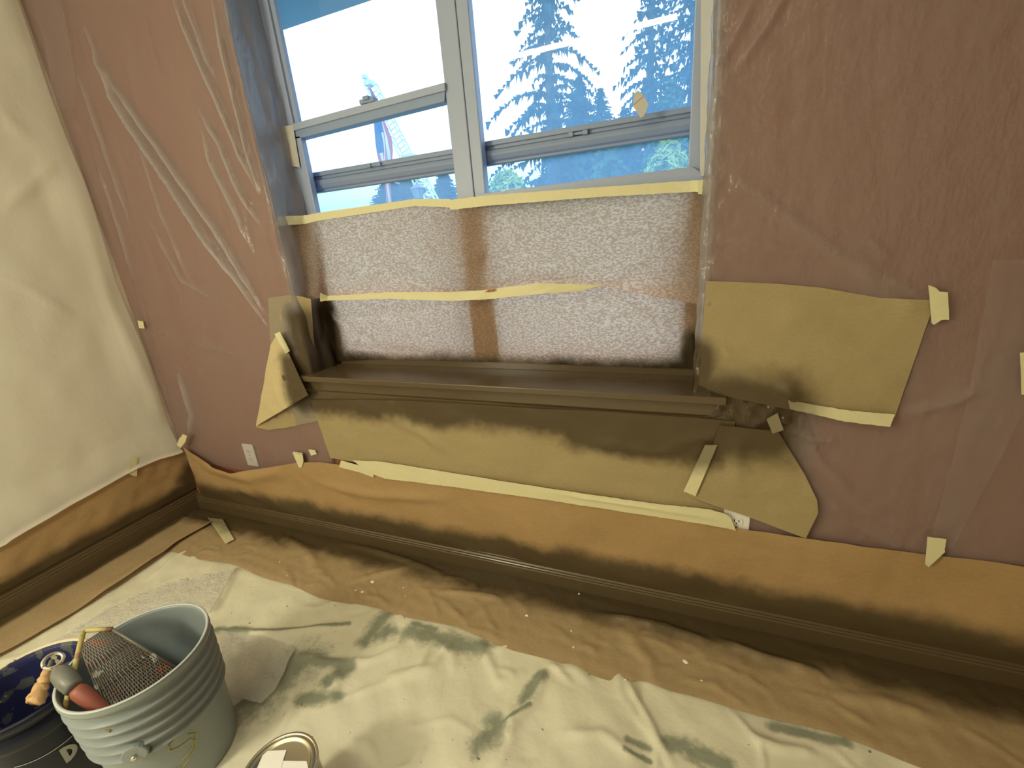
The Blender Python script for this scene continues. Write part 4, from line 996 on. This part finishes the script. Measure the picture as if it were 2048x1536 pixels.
# flag hanging from the ladder
M['flag_blue'] = plain('flag_blue', (0.03, 0.07, 0.22), 0.8, var=0.1)
M['flag_red'] = plain('flag_red', (0.50, 0.06, 0.10), 0.8, var=0.1)
M['flag_white'] = plain('flag_white', (0.62, 0.66, 0.74), 0.8, var=0.05)
fg = empty('flag', O(740, 175, 28)); tag(fg, 'striped red and white flag with blue canton hanging limp beside the ladder', 'flag')
lft = [(734, 170), (741, 190), (746, 240), (752, 280), (757, 315), (766, 360), (773, 404)]
rgt = [(737, 170), (757, 200), (770, 240), (782, 275), (784, 300), (781, 345), (785, 404)]
Lp = resample(np.array([O(p[0], p[1], 28) for p in lft]), 30); Rp = resample(np.array([O(p[0], p[1], 28) for p in rgt]), 30)
NS = 7
MB().tube([O(735, 170, 28), O(734, 160, 30)], .03, 4).build('halyard', M['ladder'], fg)
for k in range(NS):
    V = []; nn = 31
    for i in range(nn):
        sh = .28 * math.sin(i * .35) / NS
        for f in (k / NS, (k + 1) / NS):
            f2 = min(1, max(0, f + (sh if 0 < f < 1 else 0)))
            p = lerp(Lp[i], Rp[i], f2); V.append(p + np.array([0, .12 * math.sin(f2 * 9 + i * .3), 0]))
    Fc = [(2 * i, 2 * i + 1, 2 * i + 3, 2 * i + 2) for i in range(nn - 1)]
    cut = 17 if k < 3 else (12 if k == 3 else 0)
    fb = [q for i, q in enumerate(Fc) if i < cut]; fs = [q for i, q in enumerate(Fc) if i >= cut]
    if fb: link('canton', V, fb, M['flag_blue'], fg)
    link('stripe', V, fs, M['flag_red'] if k % 2 == 0 else M['flag_white'], fg)
# street lantern
M['iron'] = plain('grey_painted_iron', (0.08, 0.10, 0.16), 0.5, var=0.05)
M['milk'] = plain('milky_lantern_pane', (0.16, 0.20, 0.30), 0.3, var=0.03)
q = O(836, 386, 9.5)
lp = empty('street_lamp', (q[0], q[1], GZ)); tag(lp, 'four sided street lantern on a post beyond the left window', 'street lamp')
sc = 9.5 / 880 * 1.07
def frus(z0, r0, z1, r1, n=6, rot=.3): 
    return MB().add([(q[0] + r0 * math.cos(rot + k * 2 * math.pi / n), q[1] + r0 * math.sin(rot + k * 2 * math.pi / n), z0) for k in range(n)] + [(q[0] + r1 * math.cos(rot + k * 2 * math.pi / n), q[1] + r1 * math.sin(rot + k * 2 * math.pi / n), z1) for k in range(n)],
                  [(k, (k + 1) % n, (k + 1) % n + n, k + n) for k in range(n)] + [tuple(range(n - 1, -1, -1)), tuple(range(n, 2 * n))])
zc = q[2]
frus(zc - 10 * sc, 8 * sc, zc + 8 * sc, 13 * sc).build('lantern_glass', M['milk'], lp)
frus(zc + 8 * sc, 16 * sc, zc + 16 * sc, 4 * sc).build('lantern_roof', M['iron'], lp)
frus(zc + 16 * sc, 2.5 * sc, zc + 20 * sc, .6 * sc).build('finial', M['iron'], lp)
frus(zc - 13 * sc, 5 * sc, zc - 10 * sc, 8 * sc).build('lantern_base', M['iron'], lp)
for k in range(6):
    a = .3 + k * math.pi / 3
    MB().tube([(q[0] + 8.2 * sc * math.cos(a), q[1] + 8.2 * sc * math.sin(a), zc - 10 * sc), (q[0] + 13.2 * sc * math.cos(a), q[1] + 13.2 * sc * math.sin(a), zc + 8 * sc)], .9 * sc, 4).build('lantern_bar', M['iron'], lp)
MB().tube([(q[0], q[1], GZ), (q[0], q[1], zc - 12 * sc)], 3 * sc, 10).build('lamp_post', M['iron'], lp, True)
